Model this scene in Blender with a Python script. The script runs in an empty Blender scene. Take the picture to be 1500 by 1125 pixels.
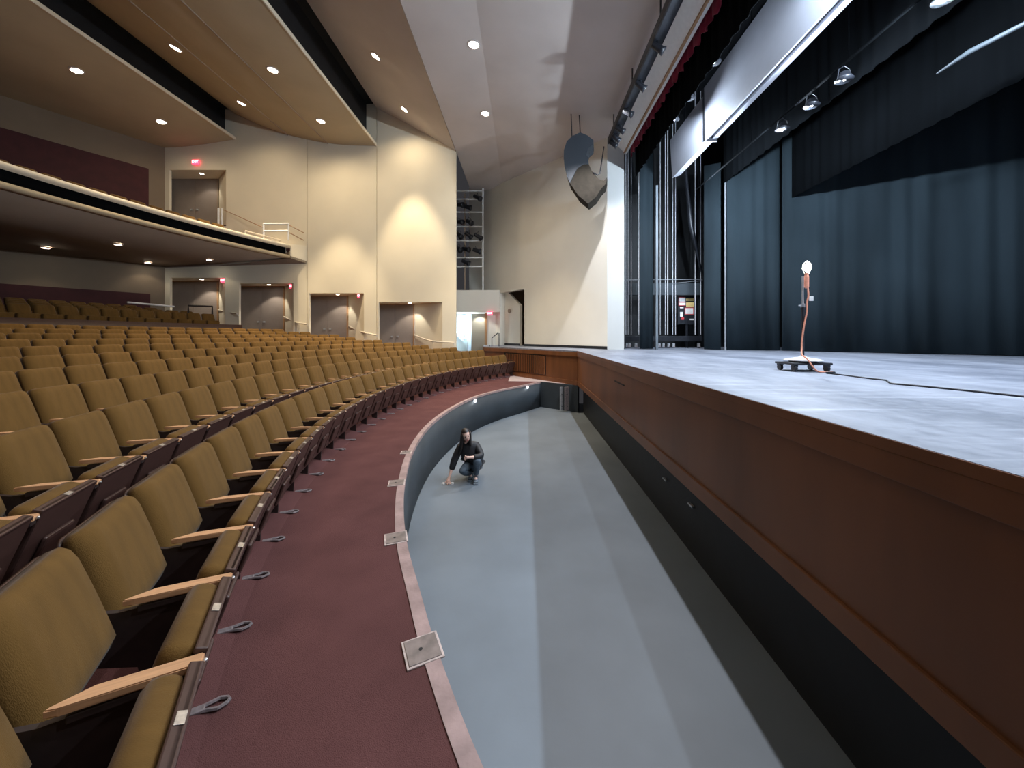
import bpy, bmesh, math, random
from mathutils import Vector, Matrix
random.seed(7)
PI = math.pi
C = bpy.context.scene.collection
S = bpy.context.scene

# ------------------------------------------------------------------ camera, world, exposure
F, U0, V0, H = 550.0, 768.0, 492.0, 1.70
cam_d = bpy.data.cameras.new('camera')
cam_d.sensor_fit = 'HORIZONTAL'; cam_d.sensor_width = 36.0
cam_d.lens = F / 1500 * 36.0
cam_d.shift_x = -(U0 - 750) / 1500
cam_d.shift_y = -(562.5 - V0) / 1500
cam_d.clip_start = 0.05; cam_d.clip_end = 200
cam = bpy.data.objects.new('camera', cam_d); C.objects.link(cam)
cam.location = (0, 0, H); cam.rotation_euler = (PI / 2, 0, 0)
S.camera = cam
S.view_settings.view_transform = 'Standard'; S.view_settings.look = 'None'
S.view_settings.gamma = 1.0; S.view_settings.use_curve_mapping = False
S.view_settings.exposure = 1.1
w = bpy.data.worlds.new('world'); S.world = w; w.use_nodes = True
w.node_tree.nodes['Background'].inputs[0].default_value = (0.80, 0.78, 0.85, 1)
w.node_tree.nodes['Background'].inputs[1].default_value = 0.02

WARM = (1.0, 0.80, 0.54); COOL = (0.72, 0.85, 1.0)
def lamp(name, kind, loc, energy, color, radius=0.06, target=None, angle=None, blend=0.3, label=None, parent=None):
    d = bpy.data.lights.new(name, kind); d.energy = energy; d.color = color
    d.shadow_soft_size = radius
    if kind == 'SPOT':
        d.spot_size = math.radians(angle); d.spot_blend = blend
    o = bpy.data.objects.new(name, d); C.objects.link(o); o.location = loc
    if target is not None:
        o.rotation_euler = (Vector(target) - Vector(loc)).to_track_quat('-Z', 'Y').to_euler()
    if parent is not None:
        o.parent = parent
    return o

# stage work lights: (x, z) rows whose shadows the stage edge throws into the pit
for y in (2.0, 5.4, 8.8, 12.0):
    lamp('work_lamp_light', 'POINT', (6.0, y, 6.45), 420 if y < 11 else 130, COOL, 0.05)
for y in (1.2, 6.0, 10.9):
    lamp('work_lamp_light', 'POINT', (4.3, y, 7.92), 130, COOL, 0.06)
for y, e in ((1.5, 270), (6.3, 440), (11.2, 620)):
    lamp('truss_lamp_light', 'SPOT', (2.60, y, 8.5), e, (0.95, 0.95, 1.0), 0.06, (2.62, y, 0), 130, 0.5)

# ------------------------------------------------------------------ materials
def nmat(name, col, rough=0.6, metal=0.0, scale=8.0, var=0.12, bump=0.0, bscale=None, stretch=(1, 1, 1), spec=0.5, sheen=0.0, emit=None, estr=0.0, coord='Object'):
    m = bpy.data.materials.new(name); m.use_nodes = True
    nt = m.node_tree; b = nt.nodes['Principled BSDF']
    b.inputs['Roughness'].default_value = rough; b.inputs['Metallic'].default_value = metal
    b.inputs['Specular IOR Level'].default_value = spec
    if sheen:
        b.inputs['Sheen Weight'].default_value = sheen; b.inputs['Sheen Roughness'].default_value = 0.4
    tc = nt.nodes.new('ShaderNodeTexCoord'); mp = nt.nodes.new('ShaderNodeMapping')
    mp.inputs['Scale'].default_value = stretch
    nt.links.new(tc.outputs[coord], mp.inputs[0])
    n = nt.nodes.new('ShaderNodeTexNoise'); n.inputs['Scale'].default_value = scale; n.inputs['Detail'].default_value = 4
    nt.links.new(mp.outputs[0], n.inputs['Vector'])
    r = nt.nodes.new('ShaderNodeValToRGB')
    r.color_ramp.elements[0].position = 0.3; r.color_ramp.elements[1].position = 0.7
    r.color_ramp.elements[0].color = (*[c * (1 - var) for c in col], 1)
    r.color_ramp.elements[1].color = (*[min(1, c * (1 + var)) for c in col], 1)
    nt.links.new(n.outputs[0], r.inputs[0]); nt.links.new(r.outputs[0], b.inputs['Base Color'])
    if bump:
        n2 = nt.nodes.new('ShaderNodeTexNoise'); n2.inputs['Scale'].default_value = bscale or scale * 8
        nt.links.new(mp.outputs[0], n2.inputs['Vector'])
        bp = nt.nodes.new('ShaderNodeBump'); bp.inputs['Strength'].default_value = bump; bp.inputs['Distance'].default_value = 0.01
        nt.links.new(n2.outputs[0], bp.inputs['Height']); nt.links.new(bp.outputs[0], b.inputs['Normal'])
    if emit:
        b.inputs['Emission Color'].default_value = (*emit, 1); b.inputs['Emission Strength'].default_value = estr
    return m

M = {}
M['velvet'] = nmat('olive_velvet', (0.132, 0.070, 0.018), 0.85, scale=5, var=0.13, bump=0.25, bscale=160, stretch=(1, 3.5, 0.8), spec=0.12, sheen=0.12)
M['shell'] = nmat('brown_shell', (0.060, 0.030, 0.024), 0.42, scale=20, var=0.1, spec=0.45)
M['iron'] = nmat('dark_iron', (0.030, 0.019, 0.017), 0.45, scale=20, var=0.2)
M['arm'] = nmat('arm_maple', (0.60, 0.33, 0.17), 0.42, scale=6, var=0.16, stretch=(1, 12, 12), spec=0.5)
M['plate'] = nmat('plate_metal', (0.62, 0.60, 0.58), 0.3, metal=0.8, scale=60, var=0.2)
M['foot'] = nmat('foot_metal', (0.26, 0.22, 0.22), 0.45, metal=0.4, scale=30, var=0.3)
M['carpet'] = nmat('maroon_carpet', (0.112, 0.048, 0.045), 0.95, scale=2.5, var=0.14, bump=0.5, bscale=220, spec=0.1)
M['coping'] = nmat('coping', (0.34, 0.235, 0.215), 0.7, scale=6, var=0.25, bump=0.2)
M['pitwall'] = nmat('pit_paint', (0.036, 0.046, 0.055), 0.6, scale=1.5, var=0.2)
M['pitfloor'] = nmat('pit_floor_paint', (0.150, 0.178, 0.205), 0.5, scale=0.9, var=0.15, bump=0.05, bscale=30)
M['black'] = nmat('black_paint', (0.005, 0.006, 0.008), 0.6, scale=4, var=0.3)
M['blackmetal'] = nmat('black_metal', (0.018, 0.020, 0.026), 0.4, scale=10, var=0.3)
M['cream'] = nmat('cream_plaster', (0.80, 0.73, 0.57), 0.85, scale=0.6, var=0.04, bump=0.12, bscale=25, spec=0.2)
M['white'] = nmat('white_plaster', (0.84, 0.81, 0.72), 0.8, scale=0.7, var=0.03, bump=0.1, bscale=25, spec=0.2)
M['jamb'] = nmat('jamb_paint', (0.56, 0.57, 0.55), 0.8, scale=0.7, var=0.04, spec=0.2)
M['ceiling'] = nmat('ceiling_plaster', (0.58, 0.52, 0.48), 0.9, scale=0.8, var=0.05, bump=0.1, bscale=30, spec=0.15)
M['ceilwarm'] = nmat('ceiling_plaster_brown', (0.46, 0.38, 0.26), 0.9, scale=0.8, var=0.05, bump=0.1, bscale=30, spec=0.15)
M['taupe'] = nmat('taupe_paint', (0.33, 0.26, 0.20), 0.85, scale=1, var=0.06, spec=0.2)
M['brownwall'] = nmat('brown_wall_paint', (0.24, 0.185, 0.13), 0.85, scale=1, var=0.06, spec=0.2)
M['maroon'] = nmat('maroon_panel', (0.060, 0.013, 0.015), 0.8, scale=3, var=0.15)
M['door'] = nmat('door_laminate', (0.30, 0.25, 0.215), 0.55, scale=2, var=0.07)
M['doorlight'] = nmat('door_leaf_beige', (0.42, 0.40, 0.33), 0.55, scale=2, var=0.05)
M['oak'] = nmat('oak_frame', (0.42, 0.24, 0.12), 0.5, scale=8, var=0.2, stretch=(4, 4, 0.4))
M['rail'] = nmat('rail_paint', (0.72, 0.64, 0.50), 0.45, scale=10, var=0.06)
M['whitepaint'] = nmat('white_paint', (0.82, 0.82, 0.80), 0.5, scale=10, var=0.04)
M['border'] = nmat('black_border', (0.0022, 0.0028, 0.0035), 0.95, scale=1, var=0.2, spec=0.05)
M['curtain'] = nmat('black_curtain', (0.021, 0.031, 0.038), 0.9, scale=0.9, var=0.35, bump=0.3, bscale=40, stretch=(1, 1, 0.15), spec=0.1)
M['velour'] = nmat('red_velour', (0.22, 0.02, 0.045), 0.8, scale=3, var=0.3, sheen=0.3, spec=0.15)
M['panelwhite'] = nmat('white_screen', (0.40, 0.41, 0.46), 0.5, scale=2, var=0.05)
M['steel'] = nmat('steel', (0.55, 0.57, 0.60), 0.35, metal=0.6, scale=12, var=0.2)
M['rope'] = nmat('pale_rope', (0.62, 0.62, 0.64), 0.7, scale=40, var=0.3)
M['orange'] = nmat('orange_rubber', (0.85, 0.36, 0.24), 0.45, scale=20, var=0.08)
M['speaker'] = nmat('speaker_grille', (0.020, 0.026, 0.034), 0.5, scale=60, var=0.4, bump=0.3)
M['bronze'] = nmat('bronze_cloth', (0.030, 0.025, 0.019), 0.85, scale=6, var=0.2, spec=0.1)
M['skin'] = nmat('skin', (0.85, 0.54, 0.43), 0.5, scale=12, var=0.06)
M['hair'] = nmat('dark_hair', (0.018, 0.012, 0.011), 0.45, scale=30, var=0.4, stretch=(4, 4, 0.5))
M['jacket'] = nmat('black_jacket', (0.016, 0.016, 0.019), 0.6, scale=14, var=0.3, bump=0.3)
M['jeans'] = nmat('dark_denim', (0.085, 0.115, 0.15), 0.8, scale=16, var=0.3, bump=0.3)
M['shoe'] = nmat('grey_shoe', (0.10, 0.125, 0.15), 0.6, scale=20, var=0.2)
M['lip'] = nmat('lips', (0.50, 0.12, 0.12), 0.5)
M['trap'] = nmat('floor_box_steel', (0.23, 0.19, 0.175), 0.5, metal=0.3, scale=14, var=0.3)
M['tape'] = nmat('worn_edge', (0.52, 0.42, 0.38), 0.7, scale=20, var=0.35)
M['paper'] = nmat('paper', (0.8, 0.78, 0.76), 0.8, scale=20, var=0.08)
M['paperred'] = nmat('red_paper', (0.55, 0.05, 0.06), 0.7)
M['paperyel'] = nmat('yellow_paper', (0.75, 0.55, 0.22), 0.7)
M['paleconc'] = nmat('pale_floor', (0.42, 0.34, 0.33), 0.7, scale=5, var=0.1)
M['lobby'] = nmat('lobby_wall', (0.55, 0.66, 0.74), 0.7, scale=1, var=0.04)
M['glass'] = nmat('pale_glass', (0.62, 0.78, 0.80), 0.2, scale=1, var=0.03)
M['exitface'] = nmat('exit_face', (0.6, 0.03, 0.05), 0.5, emit=(1.0, 0.06, 0.12), estr=1.3)
M['exitletter'] = nmat('exit_letter', (1, 0.8, 0.8), 0.5, emit=(1.0, 0.72, 0.75), estr=1.5)
M['lampwarm'] = nmat('lamp_glow', (1, 0.95, 0.85), 0.5, emit=(1.0, 0.93, 0.80), estr=12.0)
M['lampcool'] = nmat('lamp_cool_glow', (0.9, 0.95, 1.0), 0.5, emit=(0.88, 0.94, 1.0), estr=5.0)
M['bulb'] = nmat('bulb_glow', (1, 0.97, 0.85), 0.5, emit=(1.0, 0.95, 0.74), estr=45.0)

def wood_mat():
    m = nmat('cherry_panel', (0.205, 0.078, 0.029), 0.42, scale=1.6, var=0.22, stretch=(3, 0.9, 0.25), spec=0.4)
    return m
M['cherry'] = wood_mat()
def stage_mat():
    m = bpy.data.materials.new('stage_deck'); m.use_nodes = True; nt = m.node_tree; b = nt.nodes['Principled BSDF']
    tc = nt.nodes.new('ShaderNodeTexCoord')
    def layer(scale, st, rot, lo, hi):
        mp = nt.nodes.new('ShaderNodeMapping'); mp.inputs['Scale'].default_value = st; mp.inputs['Rotation'].default_value = (0, 0, rot)
        n = nt.nodes.new('ShaderNodeTexNoise'); n.inputs['Scale'].default_value = scale; n.inputs['Detail'].default_value = 6; n.inputs['Roughness'].default_value = 0.65
        r = nt.nodes.new('ShaderNodeMapRange'); r.inputs['From Min'].default_value = lo; r.inputs['From Max'].default_value = hi
        nt.links.new(tc.outputs['Object'], mp.inputs[0]); nt.links.new(mp.outputs[0], n.inputs['Vector']); nt.links.new(n.outputs[0], r.inputs['Value'])
        return r.outputs[0]
    a = layer(1.3, (1.0, 0.35, 1), 0.5, 0.35, 0.7); c = layer(2.2, (0.25, 3.5, 1), -0.35, 0.55, 0.75); e = layer(14, (1, 1, 1), 0, 0.3, 0.75)
    def mul(x, y, op='MULTIPLY'):
        q = nt.nodes.new('ShaderNodeMath'); q.operation = op
        for i, v in enumerate((x, y)):
            if isinstance(v, float): q.inputs[i].default_value = v
            else: nt.links.new(v, q.inputs[i])
        return q.outputs[0]
    s = mul(mul(mul(a, 0.42), mul(c, 0.40), 'ADD'), mul(e, 0.18), 'ADD')
    mx = nt.nodes.new('ShaderNodeMix'); mx.data_type = 'RGBA'
    mx.inputs['A'].default_value = (0.10, 0.118, 0.155, 1); mx.inputs['B'].default_value = (0.52, 0.56, 0.66, 1)
    nt.links.new(s, mx.inputs['Factor']); nt.links.new(mx.outputs['Result'], b.inputs['Base Color'])
    rr = nt.nodes.new('ShaderNodeMapRange'); rr.inputs['To Min'].default_value = 0.38; rr.inputs['To Max'].default_value = 0.60
    nt.links.new(e, rr.inputs['Value']); nt.links.new(rr.outputs[0], b.inputs['Roughness'])
    return m
M['stage'] = stage_mat()

# ------------------------------------------------------------------ mesh helpers
def rot_to(d):
    return Vector(d).to_track_quat('Z', 'Y').to_matrix().to_4x4()
def box(bm, x0, x1, y0, y1, z0, z1, mat=None, bev=0.0):
    r = bmesh.ops.create_cube(bm, size=1)
    vs = r['verts']
    T = Matrix.Translation(((x0 + x1) / 2, (y0 + y1) / 2, (z0 + z1) / 2)) @ Matrix.Diagonal((abs(x1 - x0), abs(y1 - y0), abs(z1 - z0), 1))
    bmesh.ops.transform(bm, matrix=T, verts=vs)
    if bev:
        es = list({e for v in vs for e in v.link_edges})
        rr = bmesh.ops.bevel(bm, geom=es, offset=bev, segments=2, affect='EDGES', profile=0.5)
        vs = list({v for f in rr['faces'] for v in f.verts} | {v for v in vs if v.is_valid})
    if mat is not None:
        bmesh.ops.transform(bm, matrix=mat, verts=[v for v in vs if v.is_valid])
    return vs
def tube(bm, pts, r, n=8, cap=True):
    pts = [Vector(p) for p in pts]; rings = []
    up = None
    for i, p in enumerate(pts):
        d = (pts[min(i + 1, len(pts) - 1)] - pts[max(i - 1, 0)]).normalized()
        if up is None:
            up = Vector((0, 0, 1)) if abs(d.z) < 0.9 else Vector((1, 0, 0))
        a = d.cross(up).normalized(); b = a.cross(d).normalized(); up = b
        rad = r[i] if isinstance(r, (list, tuple)) else r
        rings.append([bm.verts.new(p + a * math.cos(2 * PI * k / n) * rad + b * math.sin(2 * PI * k / n) * rad) for k in range(n)])
    for i in range(len(rings) - 1):
        for k in range(n):
            bm.faces.new((rings[i][k], rings[i][(k + 1) % n], rings[i + 1][(k + 1) % n], rings[i + 1][k]))
    if cap:
        bm.faces.new(rings[0][::-1]); bm.faces.new(rings[-1])
def lathe(bm, prof, c=(0, 0, 0), n=20, mat=None):
    rings = []; vs = []
    for r, z in prof:
        ring = [bm.verts.new((c[0] + r * math.cos(2 * PI * k / n), c[1] + r * math.sin(2 * PI * k / n), c[2] + z)) for k in range(n)]
        rings.append(ring); vs += ring
    for i in range(len(rings) - 1):
        for k in range(n):
            bm.faces.new((rings[i][k], rings[i][(k + 1) % n], rings[i + 1][(k + 1) % n], rings[i + 1][k]))
    bm.faces.new(rings[0][::-1]); bm.faces.new(rings[-1])
    if mat is not None: bmesh.ops.transform(bm, matrix=mat, verts=vs)
    return vs
def prism(bm, poly, vec):
    """closed prism: polygon of 3-D points pushed along vec"""
    a = [bm.verts.new(p) for p in poly]; b = [bm.verts.new(Vector(p) + Vector(vec)) for p in poly]
    n = len(a)
    bm.faces.new(a); bm.faces.new(b[::-1])
    for i in range(n):
        bm.faces.new((a[i], b[i], b[(i + 1) % n], a[(i + 1) % n]))
def sweep(bm, frames, prof, close=True):
    """frames: function list giving point from (d, z); prof: closed list of (d, z)"""
    rings = [[bm.verts.new(fr(d, z)) for d, z in prof] for fr in frames]
    n = len(prof)
    for i in range(len(rings) - 1):
        for k in range(n if close else n - 1):
            bm.faces.new((rings[i][k], rings[i][(k + 1) % n], rings[i + 1][(k + 1) % n], rings[i + 1][k]))
    if close:
        bm.faces.new(rings[0][::-1]); bm.faces.new(rings[-1])
def obj(name, bm, m, parent=None, smooth=False, loc=None):
    bmesh.ops.recalc_face_normals(bm, faces=bm.faces[:])
    me = bpy.data.meshes.new(name); bm.to_mesh(me); bm.free()
    me.materials.append(M[m] if isinstance(m, str) else m)
    if smooth:
        for p in me.polygons: p.use_smooth = True
    o = bpy.data.objects.new(name, me); C.objects.link(o)
    if parent is not None: o.parent = parent
    if loc is not None: o.location = loc
    return o
def tag(o, label, cat=None, group=None, kind=None):
    o['label'] = label
    if cat: o['category'] = cat
    if group: o['group'] = group
    if kind: o['kind'] = kind
    return o
def thing(name, label, cat, loc=(0, 0, 0), rz=0, group=None):
    o = bpy.data.objects.new(name, None); C.objects.link(o); o.empty_display_size = 0.1
    o.location = loc; o.rotation_euler = (0, 0, rz)
    return tag(o, label, cat, group)
def struct(name, bm, m, label, cat='wall', smooth=False):
    return tag(obj(name, bm, m, None, smooth), label, cat, None, 'structure')
def copy_tree(o, parent=None):
    c = o.copy(); C.objects.link(c)
    if parent is not None: c.parent = parent
    for ch in list(o.children): copy_tree(ch, c)
    return c
B = bmesh.new

# ------------------------------------------------------------------ the seating curve
R1, R2, YM, XM = 12.5, 15.3, 7.6, -2.90
def cpt(s, d):
    """point and heading angle at arc length s (measured on the offset curve) and distance d behind row one"""
    R = R1 if s < 0 else R2
    th = s / (R + d); cx = XM + R
    return cx - (R + d) * math.cos(th), YM + (R + d) * math.sin(th), th
def cang(th, d):
    R = R1 if th < 0 else R2
    return XM + R - (R + d) * math.cos(th), YM + (R + d) * math.sin(th)
def zf(d):
    if d <= 0: return 0.0
    return 0.120 * d + 0.09 * min(d / 0.9, 1.0)
HS = 1.19          # stage height
XE = 1.81          # stage edge
PD = -0.93         # pit floor

# pit rim
RIM = [(2.6, -2.2), (1.75, -1.1), (1.05, -0.2), (0.42, 0.65), (-0.10, 1.37), (-0.453, 1.986), (-0.70, 2.50), (-0.972, 3.09), (-1.20, 3.72), (-1.405, 4.42), (-1.63, 5.44), (-1.77, 6.6), (-1.79, 7.7), (-1.67, 9.0), (-1.38, 10.4), (-0.86, 11.6), (-0.184, 12.65), (0.60, 13.90)]
def catmull(P, k=6):
    out = []
    P = [Vector((a, b, 0)) for a, b in P]
    for i in range(len(P) - 1):
        p0, p1, p2, p3 = P[max(i - 1, 0)], P[i], P[i + 1], P[min(i + 2, len(P) - 1)]
        for j in range(k):
            t = j / k
            out.append(0.5 * ((2 * p1) + (p2 - p0) * t + (2 * p0 - 5 * p1 + 4 * p2 - p3) * t * t + (3 * p1 - p0 - 3 * p2 + p3) * t ** 3))
    out.append(P[-1]); return out
rim = catmull(RIM)
rimn = []
for i, p in enumerate(rim):
    d = (rim[min(i + 1, len(rim) - 1)] - rim[max(i - 1, 0)]).normalized()
    rimn.append(Vector((-d.y, d.x, 0)))      # points away from the pit (towards seats)
def rimframe(i): return lambda d, z: rim[i] + rimn[i] * d + Vector((0, 0, z))

# floor of the house: flat band between rim and row one, then the rake
bm = B()
ths = [-0.62 + 0.02 * i for i in range(0, 68)]
ds = [0, 0.9, 1.9, 3, 4, 5, 6, 7, 8, 9, 10, 11.5, 13, 14.5, 16.4]
ring = [[bm.verts.new((*cang(t, d), zf(d))) for d in ds] for t in ths]
for i in range(len(ring) - 1):
    for k in range(len(ds) - 1):
        bm.faces.new((ring[i][k], ring[i][k + 1], ring[i + 1][k + 1], ring[i + 1][k]))
struct('floor', bm, 'carpet', 'maroon carpeted floor rising under the rows of seats', 'floor', True)
# aisle band
bm = B(); prev = None
for i in range(0, len(rim)):
    p = rim[i] + rimn[i] * 0.07
    # match to nearest angle on row curve
    cx = XM + (R1 if p.y < YM else R2)
    th = math.asin(max(-0.95, min(0.95, (p.y - YM) / math.hypot(p.x - cx, p.y - YM))))
    q = cang(th, 0.02)
    cur = (bm.verts.new((p.x, p.y, 0)), bm.verts.new((q[0], q[1], 0)))
    if prev: bm.faces.new((prev[0], prev[1], cur[1], cur[0]))
    prev = cur
struct('floor', bm, 'carpet', 'maroon carpet aisle curving between the front row and the pit', 'floor')
bm = B(); prism(bm, [(0.60, 13.98, 0.004), (1.9, 12.93, 0.004), (1.9, 24, 0.004), (-0.6, 24, 0.004), (-0.6, 14.1, 0.004)], (0, 0, -0.03))
struct('floor', bm, 'paleconc', 'pale bare floor patch at the far end of the front aisle', 'floor')
bm = B(); prism(bm, [(-0.6, 14.1, 0.001), (-0.6, 24, 0.001), (-6, 24, 0.001), (-6, 15.5, 0.001), (-1.6, 14.0, 0.001)], (0, 0, -0.03))
struct('floor', bm, 'carpet', 'maroon carpet by the lobby doorway at the far end of the seats', 'floor')
# coping round the pit
bm = B(); sweep(bm, [rimframe(i) for i in range(len(rim))], [(-0.005, -0.05), (-0.005, 0.006), (0.075, 0.006), (0.075, -0.05)])
struct('trim_1', bm, 'coping', 'narrow worn pinkish coping along the curved pit edge', 'edge trim')
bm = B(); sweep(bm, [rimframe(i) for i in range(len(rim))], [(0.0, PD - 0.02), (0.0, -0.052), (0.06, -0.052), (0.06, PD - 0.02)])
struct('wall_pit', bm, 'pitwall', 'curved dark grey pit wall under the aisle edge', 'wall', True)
bm = B(); prism(bm, [(0.58, 13.93, PD - .02), (0.58, 13.93, -0.0), (1.84, 12.86, -0.0), (1.84, 12.86, PD - .02)], (0.05, 0.06, 0))
struct('wall_pit_end', bm, 'pitwall', 'short dark wall closing the far end of the pit', 'wall')
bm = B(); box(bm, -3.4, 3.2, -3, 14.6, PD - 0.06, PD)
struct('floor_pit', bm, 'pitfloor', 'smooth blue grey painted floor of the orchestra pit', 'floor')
bm = B(); box(bm, 2.02, 2.10, -3, 12.87, PD, -0.0)
struct('wall_understage', bm, 'black', 'black wall under the stage front', 'wall')
# stage deck and fascia
bm = B()
AX, AY = -2.34, 3.2
A2 = (XE + AX * 1.62, 12.9 + AY * 1.62)
poly = [(XE, -3, HS), (16, -3, HS), (16, 17.5, HS), (4.6, 17.5, HS), (3.75, 15.5, HS), (0.2, 19.2, HS), (-0.6, 21.4, HS), (A2[0] - .3, A2[1] + 3.0, HS), (A2[0], A2[1], HS), (XE, 12.9, HS)]
prism(bm, poly, (0, 0, -0.06))
struct('floor_stage', bm, 'stage', 'scuffed blue grey stage deck', 'floor')
bm = B()
box(bm, XE + 0.03, XE + 0.12, -3, 12.9, 0.0, HS - 0.07)
struct('wall_stage_front', bm, 'cherry', 'long cherry wood panelled stage front', 'wall')
for nm, z0, z1, t, lb in (('trim_2', HS - 0.20, HS - 0.062, 0.0, 'wooden top rail along the stage front'), ('trim_3', 0.0, 0.16, 0.005, 'wooden bottom rail along the stage front')):
    bm = B(); box(bm, XE + t, XE + 0.05, -3, 12.92, z0, z1, bev=0.006); struct(nm, bm, 'cherry', lb, 'trim')
bm = B(); box(bm, XE - 0.006, XE + 0.03, -3, 12.92, HS - 0.062, HS - 0.003)
struct('trim_4', bm, 'cherry', 'thin wooden nosing at the edge of the stage deck', 'trim')
# slot handle on the fascia
bm = B(); box(bm, XE + 0.015, XE + 0.031, 6.9, 7.6, 0.78, 0.80)
tag(obj('access_slot', bm, 'black'), 'dark horizontal slot cut in the far part of the wooden stage front', 'slot')
# angled return of the apron
dirA = Vector((AX, AY, 0)).normalized(); nA = Vector((-dirA.y, dirA.x, 0))
def fa(t, o, z): 
    p = Vector((XE, 12.9, 0)) + dirA * t + nA * o; return (p.x, p.y, z)
LA = Vector((AX * 1.62, AY * 1.62, 0)).length
def face_box(bm, t0, t1, o0, o1, z0, z1):
    prism(bm, [fa(t0, o0, z0), fa(t1, o0, z0), fa(t1, o0, z1), fa(t0, o0, z1)], Vector(fa(0, o1, 0)) - Vector(fa(0, o0, 0)))
bm = B(); face_box(bm, 0.0, LA, -0.10, -0.02, 0, HS - 0.062)
struct('wall_apron', bm, 'cherry', 'cherry wood side apron angled away from the stage corner', 'wall')
bm = B()
for k in range(22):
    t = 1.75 + k * 0.125
    face_box(bm, t, t + 0.045, -0.03, 0.02, 0.22, HS - 0.25)
struct('trim_5', bm, 'cherry', 'row of vertical wood slats on the side apron', 'slatted grille')
bm = B(); face_box(bm, -0.02, LA, -0.05, 0.025, HS - 0.2, HS - 0.05); face_box(bm, -0.02, LA, -0.05, 0.02, 0, 0.15)
struct('trim_6', bm, 'cherry', 'top and bottom wood rails of the side apron', 'trim')
bm = B(); face_box(bm, 1.70, 1.98+2.6, -0.04, -0.015, 0.2, HS - 0.22)  # black sheet paints the shade between the slats, no real depth
struct('trim_7', bm, 'black', 'black sheet between the apron slats standing in for a shaded recess', 'backing')

# ------------------------------------------------------------------ splayed wall by the proscenium
WA = Vector((3.15, 14.25, 0)); WB = Vector((0.0, 18.7, 0)); dW = (WB - WA).normalized(); nW = Vector((dW.y, -dW.x, 0))  # nW points away from house? fixed below
if nW.x < 0: nW = -nW
def wp(t, o, z):
    p = WA + dW * t + nW * o; return Vector((p.x, p.y, z))
LW = (WB - WA).length
def wbox(bm, t0, t1, o0, o1, z0, z1):
    prism(bm, [wp(t0, o0, z0), wp(t1, o0, z0), wp(t1, o0, z1), wp(t0, o0, z1)], nW * (o1 - o0))
TD = 2.28   # width of the recess opening
bm = B(); wbox(bm, 0, LW, 0, 0.3, HS, 11)
struct('wall_proscenium', bm, 'white', 'pale plaster wall splayed between the proscenium and the alcove', 'wall')
bm = B(); wbox(bm, LW, LW + TD, 0, 0.3, 4.05, 11.2); struct('wall_proscenium', bm, 'white', 'pale plaster wall above the alcove opening', 'wall')
bm = B(); wbox(bm, LW + TD, LW + 6, 0, 0.3, 0, 11.2); struct('wall_proscenium', bm, 'white', 'pale plaster wall left of the alcove behind the lighting tower', 'wall')
# alcove: white chamfered wing wall; darker taupe on the back stands in for shade
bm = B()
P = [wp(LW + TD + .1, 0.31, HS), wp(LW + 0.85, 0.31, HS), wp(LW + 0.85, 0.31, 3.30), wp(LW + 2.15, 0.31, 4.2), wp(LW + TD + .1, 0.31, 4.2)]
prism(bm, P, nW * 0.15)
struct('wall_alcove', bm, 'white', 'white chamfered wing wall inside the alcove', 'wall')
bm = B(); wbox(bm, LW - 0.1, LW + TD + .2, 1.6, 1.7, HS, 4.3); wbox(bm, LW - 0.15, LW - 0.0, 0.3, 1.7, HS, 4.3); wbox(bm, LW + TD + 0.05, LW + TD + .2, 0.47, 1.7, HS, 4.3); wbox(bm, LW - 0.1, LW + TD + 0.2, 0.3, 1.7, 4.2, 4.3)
struct('wall_alcove', bm, 'taupe', 'back of the alcove coloured taupe for its shade', 'wall')
bm = B(); wbox(bm, 0.0, LW, -0.03, -0.001, HS, HS + 0.11); struct('baseboard_stage', bm, 'black', 'black baseboard along the splayed plaster wall', 'baseboard')
bm = B(); wbox(bm, LW + 0.85, LW + TD, 0.28, 0.309, HS, HS + 0.11); struct('baseboard_alcove', bm, 'black', 'black baseboard inside the alcove', 'baseboard')
bm = B()
q = wp(LW + 1.75, 0.29, 3.05); vs = lathe(bm, [(0.09, 0), (0.13, 0.03), (0.12, 0.07)], n=12); bmesh.ops.transform(bm, matrix=Matrix.Translation(q) @ rot_to(-nW) , verts=vs)
tag(obj('wall_speaker', bm, 'taupe'), 'small round grey fitting high on the chamfered white wall', 'wall fitting')
# proscenium jamb + header
bm = B(); prism(bm, [(3.15, 14.25, HS), (3.76, 14.15, HS), (3.76, 14.15, 8.62), (3.15, 14.25, 9.25)], (0.10, 0.5, 0))
struct('wall_jamb', bm, 'jamb', 'bright white proscenium jamb', 'wall')
bm = B(); prism(bm, [(3.15, -3, 9.25), (3.76, -3, 8.62), (3.90, -3, 8.62), (3.95, -3, 9.6), (3.15, -3, 9.5)], (0, 17.3, 0))
struct('wall_header', bm, 'whitepaint', 'white proscenium header running over the stage edge', 'wall')
bm = B(); box(bm, 3.74, 3.80, -3, 14.15, 8.58, 8.625)
struct('trim_8', bm, 'oak', 'thin brown frame edge around the proscenium opening', 'trim')

# ------------------------------------------------------------------ side wall of the house with door openings
YW = 17.0
def floor_at(x, y=YW):
    cx = XM + R2; d = math.hypot(x - cx, y - YM) - R2
    return zf(d)
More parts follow.
